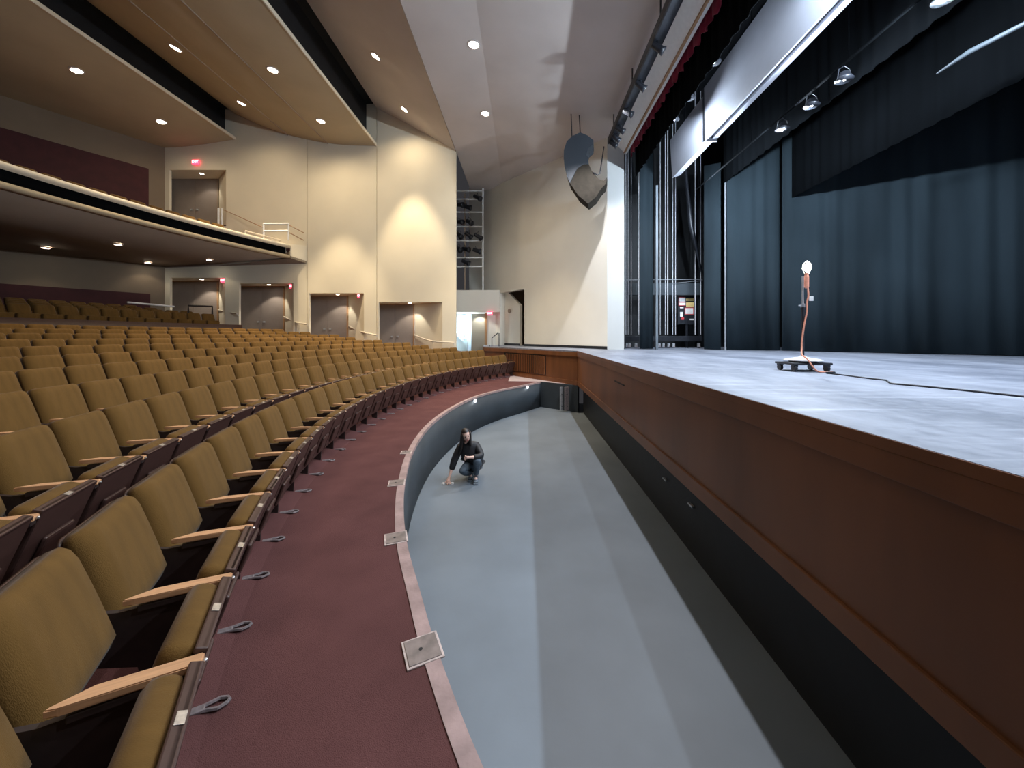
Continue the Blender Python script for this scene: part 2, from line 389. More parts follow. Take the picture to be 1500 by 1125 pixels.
# (opening x0, x1, top z, door x0, seam, x1, label)
DOORS = [(-6.60, -3.71, 3.23, -5.33, 0.87, 'first double door from the stage'),
         (-9.74, -7.26, 3.63, -8.51, 0.92, 'second double door from the stage'),
         (-12.92, -10.45, 4.08, -11.55, 1.05, 'third double door from the stage, under the balcony end'),
         (-16.05, -13.54, 4.33, -14.72, 1.10, 'farthest double door, deep under the balcony')]
def wall_seg(x0, x1, holes, label):
    bm = B(); xs = sorted({x0, x1} | {v for h in holes for v in (h[0], h[1]) if x0 <= v <= x1})
    for a, b in zip(xs, xs[1:]):
        mid = (a + b) / 2; cuts = sorted([(h[2], h[3]) for h in holes if h[0] < mid < h[1]])
        z = -0.2
        for c0, c1 in cuts:
            if c0 - z > 0.01: box(bm, a, b, YW, YW + 0.12, z, c0)
            z = c1
        box(bm, a, b, YW, YW + 0.12, z, 13)
    bmesh.ops.remove_doubles(bm, verts=bm.verts[:], dist=0.0005)
    struct('wall_far', bm, 'cream', label, 'wall')
g = 0.012
BD = (-16.08, -13.50, 6.7, 9.22)    # balcony door hole
holes = [(d[0], d[1], -0.3, d[2]) for d in DOORS] + [BD]
wall_seg(-6.68 + g, -3.09, holes, 'cream plaster side wall panel nearest the lighting tower')
wall_seg(-9.83 + g, -6.68 - g, holes, 'cream plaster side wall panel lit over the second door')
wall_seg(-16.9, -9.83 - g, holes, 'cream plaster side wall beside and above the balcony end')
bm = B(); box(bm, -6.72, -6.64, YW + .1, YW + .13, 0, 13); box(bm, -9.87, -9.79, YW + .1, YW + .13, 0, 13)
struct('trim_9', bm, 'taupe', 'narrow shadow joints between the side wall panels', 'joint')
bm = B(); box(bm, -3.69, -3.62, YW + .13, YW + 2.6, 0, 11.2); struct('wall_tower', bm, 'cream', 'end return of the side wall beside the lighting tower', 'wall')

def exit_sign(loc, rz, label, s=1.0, arrow=False):
    t = thing('exit_sign', label, 'exit sign', loc, rz, 'red exit signs')
    bm = B(); box(bm, -0.17 * s, 0.17 * s, -0.03, 0.03, -0.11 * s, 0.11 * s, bev=0.008); obj('housing', bm, 'exitface', t)
    cu = bpy.data.curves.new('letters', 'FONT'); cu.body = 'EXIT'; cu.size = 0.155 * s; cu.align_x = 'CENTER'; cu.align_y = 'CENTER'; cu.extrude = 0.004
    tmp = bpy.data.objects.new('letters_tmp', cu); C.objects.link(tmp)
    me = bpy.data.meshes.new_from_object(tmp.evaluated_get(bpy.context.evaluated_depsgraph_get())) if False else None
    dg = bpy.context.evaluated_depsgraph_get(); me = bpy.data.meshes.new_from_object(tmp.evaluated_get(dg))
    bpy.data.objects.remove(tmp); me.materials.clear(); me.materials.append(M['exitletter'])
    o = bpy.data.objects.new('letters', me); C.objects.link(o); o.parent = t; o.location = (0, -0.035, 0); o.rotation_euler = (PI / 2, 0, 0)
    return t

def double_door(idx, hx0, hx1, ztop, dr, hw, zfl, ysb, zdoor, label):
    # recess: slanted right reveal, ceiling, floor, door plane
    yd = YW + ysb
    dl = dr - 2 * hw
    bm = B(); prism(bm, [(hx1, YW + 0.005, zfl - .3), (hx1, YW + 0.005, ztop + .05), (dr + 0.08, yd, ztop + .05), (dr + 0.08, yd, zfl - .3)], (0.08, 0.06, 0))
    struct('wall_reveal', bm, 'cream', 'cream angled reveal right of the ' + label, 'wall')
    bm = B(); prism(bm, [(hx0, YW + 0.1, zfl - .3), (hx0, YW + 0.1, ztop + .05), (dl - 0.08, yd, ztop + .05), (dl - 0.08, yd, zfl - .3)], (-0.08, 0.06, 0))
    struct('wall_reveal', bm, 'cream', 'cream reveal left of the ' + label, 'wall')
    bm = B(); prism(bm, [(hx0 - .1, YW + 0.115, ztop), (hx1 + .02, YW + 0.01, ztop), (dr + 0.1, yd + .1, ztop), (dl - 0.1, yd + .1, ztop)], (0, 0, 0.06))
    struct('ceiling_recess', bm, 'cream', 'flat soffit over the ' + label, 'ceiling')
    bm = B(); prism(bm, [(hx0 - .1, YW, zfl), (hx1, YW, zfl), (dr + 0.1, yd + .1, zfl), (dl - 0.1, yd + .1, zfl)], (0, 0, -0.05))
    struct('floor_recess', bm, 'carpet', 'carpeted landing at the ' + label, 'floor')
    d = thing('door_%d' % idx, 'taupe ' + label, 'door', (0, 0, 0)); d['kind'] = 'structure'
    for a, b in ((dl, dl + hw - 0.006), (dl + hw + 0.006, dr)):
        bm = B(); box(bm, a, b, yd, yd + 0.05, zfl, zdoor, bev=0.004); lf = obj('door_leaf', bm, 'door', d)
        hx = (b - 0.13) if b < dl + hw + .001 else (a + 0.13)
        bm = B(); box(bm, hx - 0.05, hx + 0.05, yd - 0.05, yd - 0.001, zfl + 0.98, zfl + 1.06, bev=0.01); obj('door_handle', bm, 'steel', lf)
    bm = B(); box(bm, dr + .001, dr + 0.07, yd - 0.03, yd + 0.08, zfl, zdoor); box(bm, dl - 0.07, dl - .001, yd - 0.03, yd + 0.08, zfl, zdoor); box(bm, dl - 0.07, dr + 0.07, yd - 0.03, yd + 0.08, zdoor + .001, max(ztop, zdoor + 0.05))
    obj('door_frame', bm, 'oak' if idx != 5 else 'taupe', d)
    # recessed downlight in the soffit
    lx = (hx0 + hx1) / 2 - 0.15; ly = YW + 0.40
    t = thing('recess_downlight', 'small downlight above the ' + label, 'ceiling light', (lx, ly, ztop), 0, 'door recess downlights')
    bm = B(); lathe(bm, [(0.075, -0.012), (0.075, 0.0)], n=16); obj('lamp_lens', bm, 'lampwarm', t)
    bm = B(); 
    for k in range(16):
        a0, a1 = 2 * PI * k / 16, 2 * PI * (k + 1) / 16
        prism(bm, [(0.078 * math.cos(a0), 0.078 * math.sin(a0), -0.015), (0.1 * math.cos(a0), 0.1 * math.sin(a0), -0.015), (0.1 * math.cos(a1), 0.1 * math.sin(a1), -0.015), (0.078 * math.cos(a1), 0.078 * math.sin(a1), -0.015)], (0, 0, 0.015))
    obj('trim_ring', bm, 'whitepaint', t)
    lamp('recess_light', 'SPOT', (lx, ly, ztop - 0.03), 34 if idx != 5 else 12, (1.0, 0.90, 0.76), 0.04, (lx - 0.1, ly + 0.35, zfl), 95, 0.35)
for i, (hx0, hx1, zt, dr, hw, lb) in enumerate(DOORS):
    zfl = floor_at((hx0 + hx1) / 2) 
    zfl = min(zfl, zt - 2.45)
    double_door(i + 1, hx0, hx1, zt, dr, hw, zfl, 1.0, zt - 0.05, lb)
double_door(5, BD[0], BD[1], BD[3], -14.72, 1.08, 6.72, 1.0, BD[3] - 0.04, 'double door at the top of the balcony')
# exit signs on the lower openings hang at the top right of each recess
for u, v, y, lb in ((641, 447, 17.3, 'red exit sign by the first double door from the stage'), (528, 433, 17.3, 'red exit sign by the second double door from the stage'), (428, 419, 17.25, 'red exit sign by the third double door, under the balcony edge'), (327, 410.5, 17.2, 'small red exit sign by the farthest double door'), (717.5, 459, 20.3, 'red exit sign beside the lit lobby doorway'), (286.5, 237.5, 16.93, 'red exit sign above the balcony door')):
    exit_sign(((u - U0) / F * y, y, H + (V0 - v) / F * y), -0.35 if u != 286.5 else 0, lb, 0.9)

# handrails along the side wall
def handrail(pts, label, name='handrail', m='rail'):
    t = thing(name, label, 'handrail', (0, 0, 0), 0, 'side aisle handrails')
    bm = B(); tube(bm, pts, 0.035, 8); obj('rail', bm, m, t)
    for p in (pts[0], pts[len(pts) // 2], pts[-1]):
        bm = B(); tube(bm, [p, (p[0], p[1], p[2] - 0.08), (p[0], p[1] + 0.12, p[2] - 0.1)], 0.012, 6); obj('bracket', bm, 'steel', t)
def pix(u, v, y): return ((u - U0) / F * y, y, H + (V0 - v) / F * y)
handrail([pix(607, 491, 17.9), pix(620, 496, 17.5), pix(634, 500, 16.85), pix(665, 502, 16.85)], 'cream handrail sloping right of the first double door')
handrail([pix(511, 478, 17.9), pix(524, 484, 17.5), pix(536, 488, 16.85), pix(552, 491, 16.85)], 'cream handrail sloping right of the second double door')
handrail([pix(416, 464, 17.9), pix(426, 469, 17.4), pix(436, 473, 16.85), pix(450, 475, 16.85)], 'cream handrail sloping right of the third double door')
handrail([pix(320, 454, 17.9), pix(330, 457, 17.2), pix(347, 459, 16.85)], 'short cream handrail beside the farthest double door')

# ------------------------------------------------------------------ back wall, balcony
def fr(t): return lambda d, z: Vector((*cang(t, d), z))
T0, T1 = -0.30, 0.395
tb = [T0 + (T1 - T0) * i / 40 for i in range(41)]
bm = B()
KA = Vector((-16.25, 17.05, 0)); KD = Vector((-2.25, -3.8, 0)).normalized(); KN = Vector((-KD.y, KD.x, 0))
if KN.x < 0: KN = -KN      # towards the seats
def kbox(bm, t0, t1, o0, o1, z0, z1):
    P = [KA + KD * t0 + KN * o0, KA + KD * t1 + KN * o0]
    prism(bm, [(P[0].x, P[0].y, z0), (P[1].x, P[1].y, z0), (P[1].x, P[1].y, z1), (P[0].x, P[0].y, z1)], KN * (o1 - o0))
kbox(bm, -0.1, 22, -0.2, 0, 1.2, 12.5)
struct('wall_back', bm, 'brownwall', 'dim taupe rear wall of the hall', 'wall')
bm = B(); kbox(bm, 0.55, 22, 0.001, 0.05, 1.4, 3.55)
struct('trim_10', bm, 'maroon', 'dark maroon wainscot on the rear wall under the balcony', 'wall panel')
bm = B(); kbox(bm, 0.6, 22, 0.001, 0.05, 6.5, 9.05)
struct('trim_11', bm, 'maroon', 'dark maroon panel on the rear wall of the balcony', 'wall panel')
# balcony end angle: where the front meets u=425
def th_for_u(u, d):
    lo, hi = 0.0, 0.6
    for _ in range(40):
        mid = (lo + hi) / 2; x, y = cang(mid, d)
        if U0 + F * x / y < u: lo = mid
        else: hi = mid
    return lo
D0 = 9.30
TE = th_for_u(425, D0)
tb = [-0.3 + (TE + 0.3) * i / 40 for i in range(41)]
bm = B(); sweep(bm, [fr(t) for t in tb], [(D0 - 0.03, 5.62), (D0 - 0.03, 5.76), (D0 + 0.22, 5.76), (D0 + 0.22, 5.40), (D0 + 0.18, 5.40), (D0 + 0.18, 5.62)])
struct('trim_12', bm, 'rail', 'pale ledge along the top of the balcony front', 'ledge', True)
bm = B(); sweep(bm, [fr(t) for t in [-0.3 + (TE - 0.006 + 0.3) * i / 40 for i in range(41)]], [(D0 + 0.10, 5.30), (D0 + 0.10, 5.62), (D0 + 0.17, 5.62), (D0 + 0.17, 5.30)])
struct('trim_13', bm, 'border', 'black recessed lighting trough along the balcony front', 'trough', True)
bm = B(); sweep(bm, [fr(t) for t in tb], [(D0, 5.17), (D0, 5.30), (D0 + 0.25, 5.30), (D0 + 0.25, 5.17)])
struct('trim_14', bm, 'ceilwarm', 'lower lip of the balcony front', 'lip', True)
# slab: soffit and floor
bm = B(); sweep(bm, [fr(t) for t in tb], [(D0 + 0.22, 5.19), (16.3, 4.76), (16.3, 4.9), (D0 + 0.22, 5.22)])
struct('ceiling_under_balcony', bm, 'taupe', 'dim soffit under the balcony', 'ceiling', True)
bm = B(); sweep(bm, [fr(t) for t in tb], [(D0 + 0.24, 5.20), (D0 + 0.24, 5.28), (10.5, 5.28), (16.3, 6.67), (16.3, 6.5), (10.6, 5.20)])
struct('floor_balcony', bm, 'carpet', 'carpeted raked floor of the balcony', 'floor', True)
# end box closing balcony to the side wall
ex, ey = cang(TE, D0)
bx, by = cang(TE, 16.3)
bm = B(); prism(bm, [(ex, ey, 5.17), (ex, ey, 5.78), (-9.85, 16.99, 5.78), (-9.85, 16.99, 4.98)], (-0.10, 0.05, 0))
struct('wall_balcony_end', bm, 'cream', 'cream end face of the balcony turning to the side wall', 'wall')
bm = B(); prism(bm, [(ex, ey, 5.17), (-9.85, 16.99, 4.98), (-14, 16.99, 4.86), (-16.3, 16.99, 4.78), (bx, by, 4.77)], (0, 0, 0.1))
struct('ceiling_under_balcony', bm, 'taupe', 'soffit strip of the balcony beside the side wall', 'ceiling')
bm = B(); prism(bm, [(ex, ey, 5.6), (-9.95, 16.99, 5.6), (-11.2, 16.99, 5.6), (-16.3, 16.99, 6.72), (bx, by, 6.9), (ex - 1.3, ey + .1, 5.6)], (0, 0, -0.1))
struct('floor_balcony', bm, 'carpet', 'balcony floor strip beside the side wall', 'floor')
# guard rails on balcony
t = thing('guard_rail', 'pale square guard rail standing at the end of the balcony front', 'railing', (0, 0, 0))
y = 15.9
bm = B()
tube(bm, [pix(386, 350, 15.8), pix(386, 327, 15.8)], 0.035, 6); obj('post', bm, 'whitepaint', t)
bm = B(); tube(bm, [pix(422.5, 352, 16.1), pix(422.5, 327, 16.1)], 0.035, 6); obj('post', bm, 'whitepaint', t)
bm = B(); tube(bm, [pix(386, 328, 15.8), pix(422.5, 327.5, 16.1)], 0.04, 6); obj('top_bar', bm, 'whitepaint', t)
bm = B(); tube(bm, [pix(386, 338.5, 15.8), pix(422.5, 338, 16.1)], 0.035, 6); obj('middle_bar', bm, 'whitepaint', t)
t = thing('guard_rail', 'thin brown railing running from balcony door to the corner rail', 'railing', (0, 0, 0))
bm = B(); tube(bm, [pix(327, 307, 16.9), pix(385, 333, 16.7)], 0.02, 6); tube(bm, [pix(424, 330, 16.4), pix(445, 341, 16.9)], 0.02, 6); obj('top_bar', bm, 'oak', t)
bm = B(); tube(bm, [pix(424, 341, 16.4), pix(445, 352, 16.9)], 0.02, 6); obj('middle_bar', bm, 'oak', t)
for uu in (320, 325):
    bm = B(); tube(bm, [pix(uu, 305, 16.5), pix(uu, 330, 16.5)], 0.04, 6); obj('post', bm, 'whitepaint', t)
t = thing('guard_rail', 'low white rail on the far part of the balcony front ledge', 'railing', (0, 0, 0))
bm = B()
a = [fr(TE * k)(D0 + 0.1, 5.90) for k in (0.80, 0.85, 0.9, 0.96)]
tube(bm, a, 0.03, 6); obj('top_bar', bm, 'rail', t)
for p in (a[0], a[-1]):
    bm = B(); tube(bm, [p, (p[0], p[1], 5.76)], 0.025, 6); obj('post', bm, 'rail', t)

# soffit downlights
def downlight(name, label, group, loc, rad, tilt=0, m='lampwarm', energy=0, ang=60, col=WARM, blend=0.35, tgt=None, ring=True):
    t = thing(name, label, 'ceiling light', loc, 0, group)
    t.rotation_euler = (0, tilt, 0)
    bm = B(); lathe(bm, [(rad, -0.02), (rad, 0.0)], n=20); obj('lamp_lens', bm, m, t)
    bm = B()
    for k in range(20):
        a0, a1 = 2 * PI * k / 20, 2 * PI * (k + 1) / 20; r0, r1 = rad + 0.003, rad * 1.35
        prism(bm, [(r0 * math.cos(a0), r0 * math.sin(a0), -0.035), (r1 * math.cos(a0), r1 * math.sin(a0), -0.02), (r1 * math.cos(a1), r1 * math.sin(a1), -0.02), (r0 * math.cos(a1), r0 * math.sin(a1), -0.035)], (0, 0, 0.03))
    obj('trim_ring', bm, 'ceiling', t)
    if energy:
        lamp(name + '_light', 'SPOT', (loc[0], loc[1], loc[2] - 0.06), energy, col, 0.07, tgt or (loc[0], loc[1], 0), ang, blend)
    return t
for u, v, lb in ((67, 362, 'small downlight under the balcony nearest the left edge of the photo'), (173, 357, 'small downlight under the balcony, second from the left edge'), (216.5, 384, 'small downlight under the balcony near the rear wall corner'), (306.5, 380, 'small downlight under the balcony above the farthest double door')):
    d = 12.0
    for _ in range(30):
        zz = 5.19 - (d - D0 - .22) / (16.3 - D0 - .22) * 0.43
        yy = (zz - H) / (V0 - v) * F; xx = (u - U0) / F * yy
        d = math.hypot(xx - (XM + R2), yy - YM) - R2
    downlight('soffit_downlight', lb, 'downlights under the balcony', (xx, yy, zz - 0.01), 0.10, 0, energy=8, ang=110, col=(1, .85, .65))

# ------------------------------------------------------------------ ceiling clouds
def cloud(prof, y0, y1, label, m='ceiling', th=0.12):
    bm = B()
    pts = [(x, z) for x, z in prof] + [(x, z + th) for x, z in reversed(prof)]
    prism(bm, [(x, y0, z) for x, z in pts], (0, y1 - y0, 0)); return struct('ceiling', bm, m, label, 'ceiling')
CE1 = [(3.20, 9.22), (0.8, 9.65), (-1.2, 10.02), (-3.09, 10.08)]
cloud(CE1, -3, 21.5, 'front ceiling panel nearest the proscenium')
cloud([(-3.11, 10.08), (-4.3, 10.75), (-5.5, 11.4), (-6.7, 12.02)], -3, 17.0, 'ceiling panel rising back to the front lighting slot')
def smoothprof(P, k=5):
    return [(v.x, v.y) for v in catmull(P, k)]
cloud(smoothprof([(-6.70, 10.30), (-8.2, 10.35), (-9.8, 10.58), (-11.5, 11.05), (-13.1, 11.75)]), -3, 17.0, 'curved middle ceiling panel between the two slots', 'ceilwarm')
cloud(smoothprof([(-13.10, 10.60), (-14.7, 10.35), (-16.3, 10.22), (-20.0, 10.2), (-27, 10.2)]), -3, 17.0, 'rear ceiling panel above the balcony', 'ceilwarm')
for x0, z0, z1, lb in ((-6.7, 10.3, 12.15, 'front'), (-13.1, 10.6, 11.9, 'rear')):
    bm = B(); box(bm, x0 - 0.55, x0 - 0.45, -3, 17.0, z0 + .1, z1 + .1); box(bm, x0 - 0.5, x0 + 0.1, -3, 17.0, z1 + 0.05, z1 + 0.1)  # black panels close the gap and stand in for its dark interior
    struct('ceiling_slot', bm, 'black', 'black ' + lb + ' slot panel standing in for the dark space above the ceiling', 'ceiling')
    bm = B(); box(bm, x0 - 0.01, x0 + 0.03, -3, 17.0, z0 - 0.02, z0 + 0.10)
    struct('trim_15', bm, 'rail' if lb == 'front' else 'rail', 'pale lip of the ' + lb + ' ceiling slot', 'trim')
# seams
for x, z in ((-3.10, 10.065), (-8.9, 10.405), (-10.7, 10.78)):
    bm = B(); box(bm, x - 0.012, x + 0.012, -3, 17.0, z - 0.012, z + 0.02); struct('trim_16', bm, 'taupe', 'thin joint line along the ceiling at %d metres back' % abs(x), 'joint')
# ceiling downlights (two of each row in view; the rows go on over the seats behind the camera)
def zc(x):
    for P in (CE1, [(-3.11, 10.08), (-4.3, 10.75), (-5.5, 11.4), (-6.7, 12.02)], smoothprof([(-6.70, 10.30), (-8.2, 10.35), (-9.8, 10.58), (-11.5, 11.05), (-13.1, 11.75)]), smoothprof([(-13.10, 10.60), (-14.7, 10.35), (-16.3, 10.22), (-20.0, 10.2)])):
        for (xa, za), (xb, zb) in zip(P, P[1:]):
            if xb <= x <= xa: return za + (zb - za) * (x - xa) / (xb - xa), math.atan2(za - zb, xa - xb)
    return 10, 0
AIM = [-2.6, -0.6, 0, 0, 0]
ROWS = [((694, 65), (711, 166), 'of the row nearest the stage'), ((550.5, 82), (592.5, 160), 'of the row ahead of the front slot'), ((399.5, 102), (470, 177), 'of the row just behind the front slot'), ((257, 70), (354, 151), 'of the row ahead of the rear slot'), ((112, 103), (236, 178), 'of the row above the balcony')]
EN = [330, 620, 640, 430, 260]
for r, (a, b, lb) in enumerate(ROWS):
    ys = []
    for n, (u, v) in enumerate((a, b)):
        x = -8.0
        k = (u - U0) / (V0 - v)
        x = -1.4 if r == 0 else x
        for _ in range(40):
            z, tl = zc(x); x = 0.5 * x + 0.5 * k * (z - H)
        y = (z - H) / (V0 - v) * F; ys.append(y)
        downlight('ceiling_downlight', 'bright ceiling downlight, %s one %s' % ('upper' if n == 0 else 'lower', lb), 'house ceiling downlights', (x, y, z + 0.01), 0.14, -tl, energy=EN[r] * (1.9 if n else 0.9), ang=(72 if r == 0 else 50), blend=0.5, tgt=(x + AIM[r] * (1 - n), y + 0.25 * n, 0))
    for n in (0, 1):  # second wide lamp at each fixture, added as fill to brighten the walls
        lamp('ceiling_downlight_light', 'SPOT', (x, ys[n], z - 0.06), [190, 130, 125, 90, 50][r] * (1.0 if n else 0.7), WARM if r else (1, 0.88, 0.72), 0.1, (x - (1.0 if r == 0 else 0), ys[n] + 1.5, 0), 150, 0.9)
    st = ys[1] - ys[0]
    for k in range(1, 5):
        y = ys[0] - k * st
        if y > -3: downlight('ceiling_downlight', 'ceiling downlight %s, further toward the camera' % lb, 'house ceiling downlights', (x, y, z + 0.01), 0.14, -tl, energy=EN[r] * (0.5 if k == 1 else 0.18), ang=54, blend=0.45, tgt=(x + AIM[r], y, 0))

# ------------------------------------------------------------------ lighting tower, box, lobby doorway
t = thing('lighting_tower', 'white ladder frame of the lighting tower beside the side wall', 'lighting tower', (0, 0, 0))
YT = 21.0
bm = B(); p0 = pix(707.5, 450, YT); p1 = pix(707.5, 276, YT); box(bm, p0[0] - .04, p0[0] + .04, YT - .04, YT + .04, p0[2], p1[2]); obj('upright', bm, 'whitepaint', t)
bm = B(); p0 = pix(681, 450, YT); box(bm, p0[0] - .03, p0[0] + .03, YT - .04, YT + .04, p0[2], p1[2] - .3); obj('upright', bm, 'taupe', t)
for v in (280, 292, 311, 332, 353, 377.5, 390.5):
    a = pix(669, v, YT); b = pix(707, v, YT)
    bm = B(); box(bm, a[0], b[0], YT - .05, YT + .05, a[2] - .03, a[2] + .03); obj('rung', bm, 'whitepaint', t)
src = None
for i, (u, v) in enumerate([(684, 303), (699, 289), (687, 325), (673, 325), (672, 344), (686, 344), (700, 346), (671, 364), (682, 365), (698, 367), (682, 384), (673, 300)]):
    x, y, z = pix(u, v, YT - 0.25)
    if src is None:
        src = thing('stage_spotlight', '', 'stage light', (x, y, z), 0, 'spotlights on the lighting tower')
        bm = B(); lathe(bm, [(0.09, -0.22), (0.10, -0.2), (0.11, 0.12), (0.15, 0.16), (0.15, 0.26)], n=12, mat=Matrix.Rotation(PI / 2 + .5, 4, 'Y')); obj('barrel', bm, 'blackmetal', src, True)
        bm = B(); tube(bm, [(0, 0.13, 0.0), (0, 0.13, 0.22), (0, -0.13, 0.22), (0, -0.13, 0)], 0.015, 6); obj('yoke', bm, 'blackmetal', src)
        o = src
    else:
        o = copy_tree(src); o.location = (x, y, z)
    o.rotation_euler = (random.uniform(-.3, .3), random.uniform(-.35, .35), random.uniform(-.6, .6))
    tb_ = 'upper' if v < 320 else ('middle' if v < 350 else 'lower')
    o['label'] = 'black spotlight on the %s rungs of the tower, %s' % (tb_, ['by the top centre', 'by the white upright', 'at the centre of its rung', 'beside the side wall edge', 'lower beside the wall edge', 'in the middle of three', 'rightmost of three tilted down', 'leftmost of the bottom three', 'middle of the bottom three', 'rightmost of the bottom three', 'lowest of all', 'highest by the wall edge'][i])
# box balcony (white parapet)
bm = B(); a = pix(664, 457, 20.4); b = pix(732, 457, 20.4); zt = pix(0, 425, 20.4)[2]
prism(bm, [(a[0], 20.4, a[2]), (b[0], 20.4, a[2]), (b[0], 20.4, zt), (a[0], 20.4, zt)], (0, 0.12, 0))
prism(bm, [(a[0], 20.5, a[2]), (b[0], 20.5, a[2]), (b[0] - .9, 21.9, a[2]), (a[0], 21.9, a[2])], (0, 0, 0.12))
struct('wall_box', bm, 'white', 'white box parapet over the lobby doorway', 'wall')
# lobby seen through the doorway
bm = B(); box(bm, -5.2, -2.75, 22.3, 22.4, 0, 3.3); struct('wall_lobby', bm, 'lobby', 'pale blue lobby wall seen through the doorway', 'wall')
lamp('lobby_light', 'POINT', (-3.5, 21.5, 2.3), 60, (0.75, 0.88, 1.0), 0.2)
a = pix(690, 460, 19.2)
d = thing('door_6', 'beige open door leaf beside the bright lobby doorway', 'door', (0, 0, 0)); d['kind'] = 'structure'
YD = 21.0
x0 = pix(689.5, 0, YD)[0]; x1 = pix(710, 0, YD)[0]
bm = B(); prism(bm, [(x0, YD + .25, 0.0), (x1, YD, 0.0), (x1, YD, 2.95), (x0, YD + .25, 2.95)], (0, 0.05, 0)); obj('door_leaf', bm, 'doorlight', d)
bm = B(); box(bm, x1 + .005, x1 + 0.15, YD - .05, YD + .1, 0, 2.97); obj('door_frame', bm, 'oak', d)
bm = B(); x2 = pix(713.5, 0, YD)[0]; box(bm, x1 + 0.15, -1.45, YD - .02, YD + .1, 0, 3.05)
struct('wall_lobby', bm, 'white', 'white wall between lobby doorway and alcove', 'wall')
t = thing('stair_rail', 'pale stair balustrade inside the bright lobby doorway', 'railing', (0, 0, 0))
bm = B(); tube(bm, [pix(666, 485, 21.8), pix(676, 495, 21.8), pix(685, 496, 21.6), pix(686, 524, 21.6)], 0.03, 8); obj('rail', bm, 'whitepaint', t, True)
bm = B(); P = [pix(664, 487, 21.9), pix(676, 498, 21.9), pix(684, 500, 21.9), pix(684, 530, 21.9), pix(664, 530, 21.9)]; prism(bm, P, (0, .03, 0)); obj('panel', bm, 'glass', t)
t = thing('door_closer_post', 'dark upright seen against the blue lobby wall', 'post', (0, 0, 0))
bm = B(); p = pix(680, 0, 22.2); box(bm, p[0] - .04, p[0] + .04, 22.1, 22.2, 0, 2.95); obj('post', bm, 'steel', t)
t = thing('step_rail', 'small black bent handrail at the steps left of the wooden apron', 'handrail', (0, 0, 0))
YS = 18.2
bm = B(); tube(bm, [pix(720.5, 514, YS), pix(720.5, 495, YS), pix(729, 488, YS), pix(731, 488, YS), pix(731, 510, YS)], 0.022, 8); obj('rail', bm, 'blackmetal', t)
bm = B(); tube(bm, [pix(716.5, 505, YS), pix(718, 508, YS), pix(731, 509, YS)], 0.018, 6); obj('lower_bar', bm, 'blackmetal', t)
lamp('box_light', 'SPOT', (-2.6, 20.75, 2.95), 26, (1, 0.95, 0.85), 0.05, (-2.5, 20.9, 0), 120, 0.4)

# ------------------------------------------------------------------ theatre seats
def rounded_slab(bm, prof, thick, n=1):
    pass
def cushion(bm, w0, w1, h, t, mat, cr=0.06, puff=0.012):
    """padded slab: local x = width (w0 at bottom, w1 at top), y = thickness, z = height, rounded upper corners"""
    NX, NZ = 10, 12
    def outline(z):
        w = (w0 + (w1 - w0) * z / h) / 2
        if z > h - cr:
            k = (z - (h - cr)) / cr; w -= cr * (1 - math.sqrt(max(0, 1 - k * k)))
        return w
    zs = [h * (i / 8) * 0.86 for i in range(9)] + [h - cr + cr * math.sin(PI / 2 * q) for q in (0.35, 0.6, 0.8, 0.93, 1.0)]
    zs = sorted(zs)
    front, back = [], []
    for z in zs:
        w = outline(z); fr_, bk_ = [], []
        for i in range(NX + 1):
            x = -w + 2 * w * i / NX
            ex_ = min(1, (w - abs(x)) / 0.035); ez = min(1, z / 0.05, (h - z) / 0.045 if z < h else 0)
            e = max(0.0, min(ex_, ez)); p = t * (0.45 + 0.55 * math.sqrt(max(0, 1 - (1 - e) ** 2))) + puff * math.sin(PI * z / h) * (1 - (x / max(w, .01)) ** 2)
            fr_.append(bm.verts.new((x, p, z))); bk_.append(bm.verts.new((x, 0, z)))
        front.append(fr_); back.append(bk_)
    for j in range(len(zs) - 1):
        for i in range(NX):
            bm.faces.new((front[j][i], front[j][i + 1], front[j + 1][i + 1], front[j + 1][i]))
            bm.faces.new((back[j][i], back[j + 1][i], back[j + 1][i + 1], back[j][i + 1]))
        for i in (0, NX):
            bm.faces.new((front[j][i], front[j + 1][i], back[j + 1][i], back[j][i]))
    for j in (0, -1):
        for i in range(NX):
            bm.faces.new((front[j][i], front[j][i + 1], back[j][i + 1], back[j][i]))
    bmesh.ops.transform(bm, matrix=mat, verts=bm.verts[:])
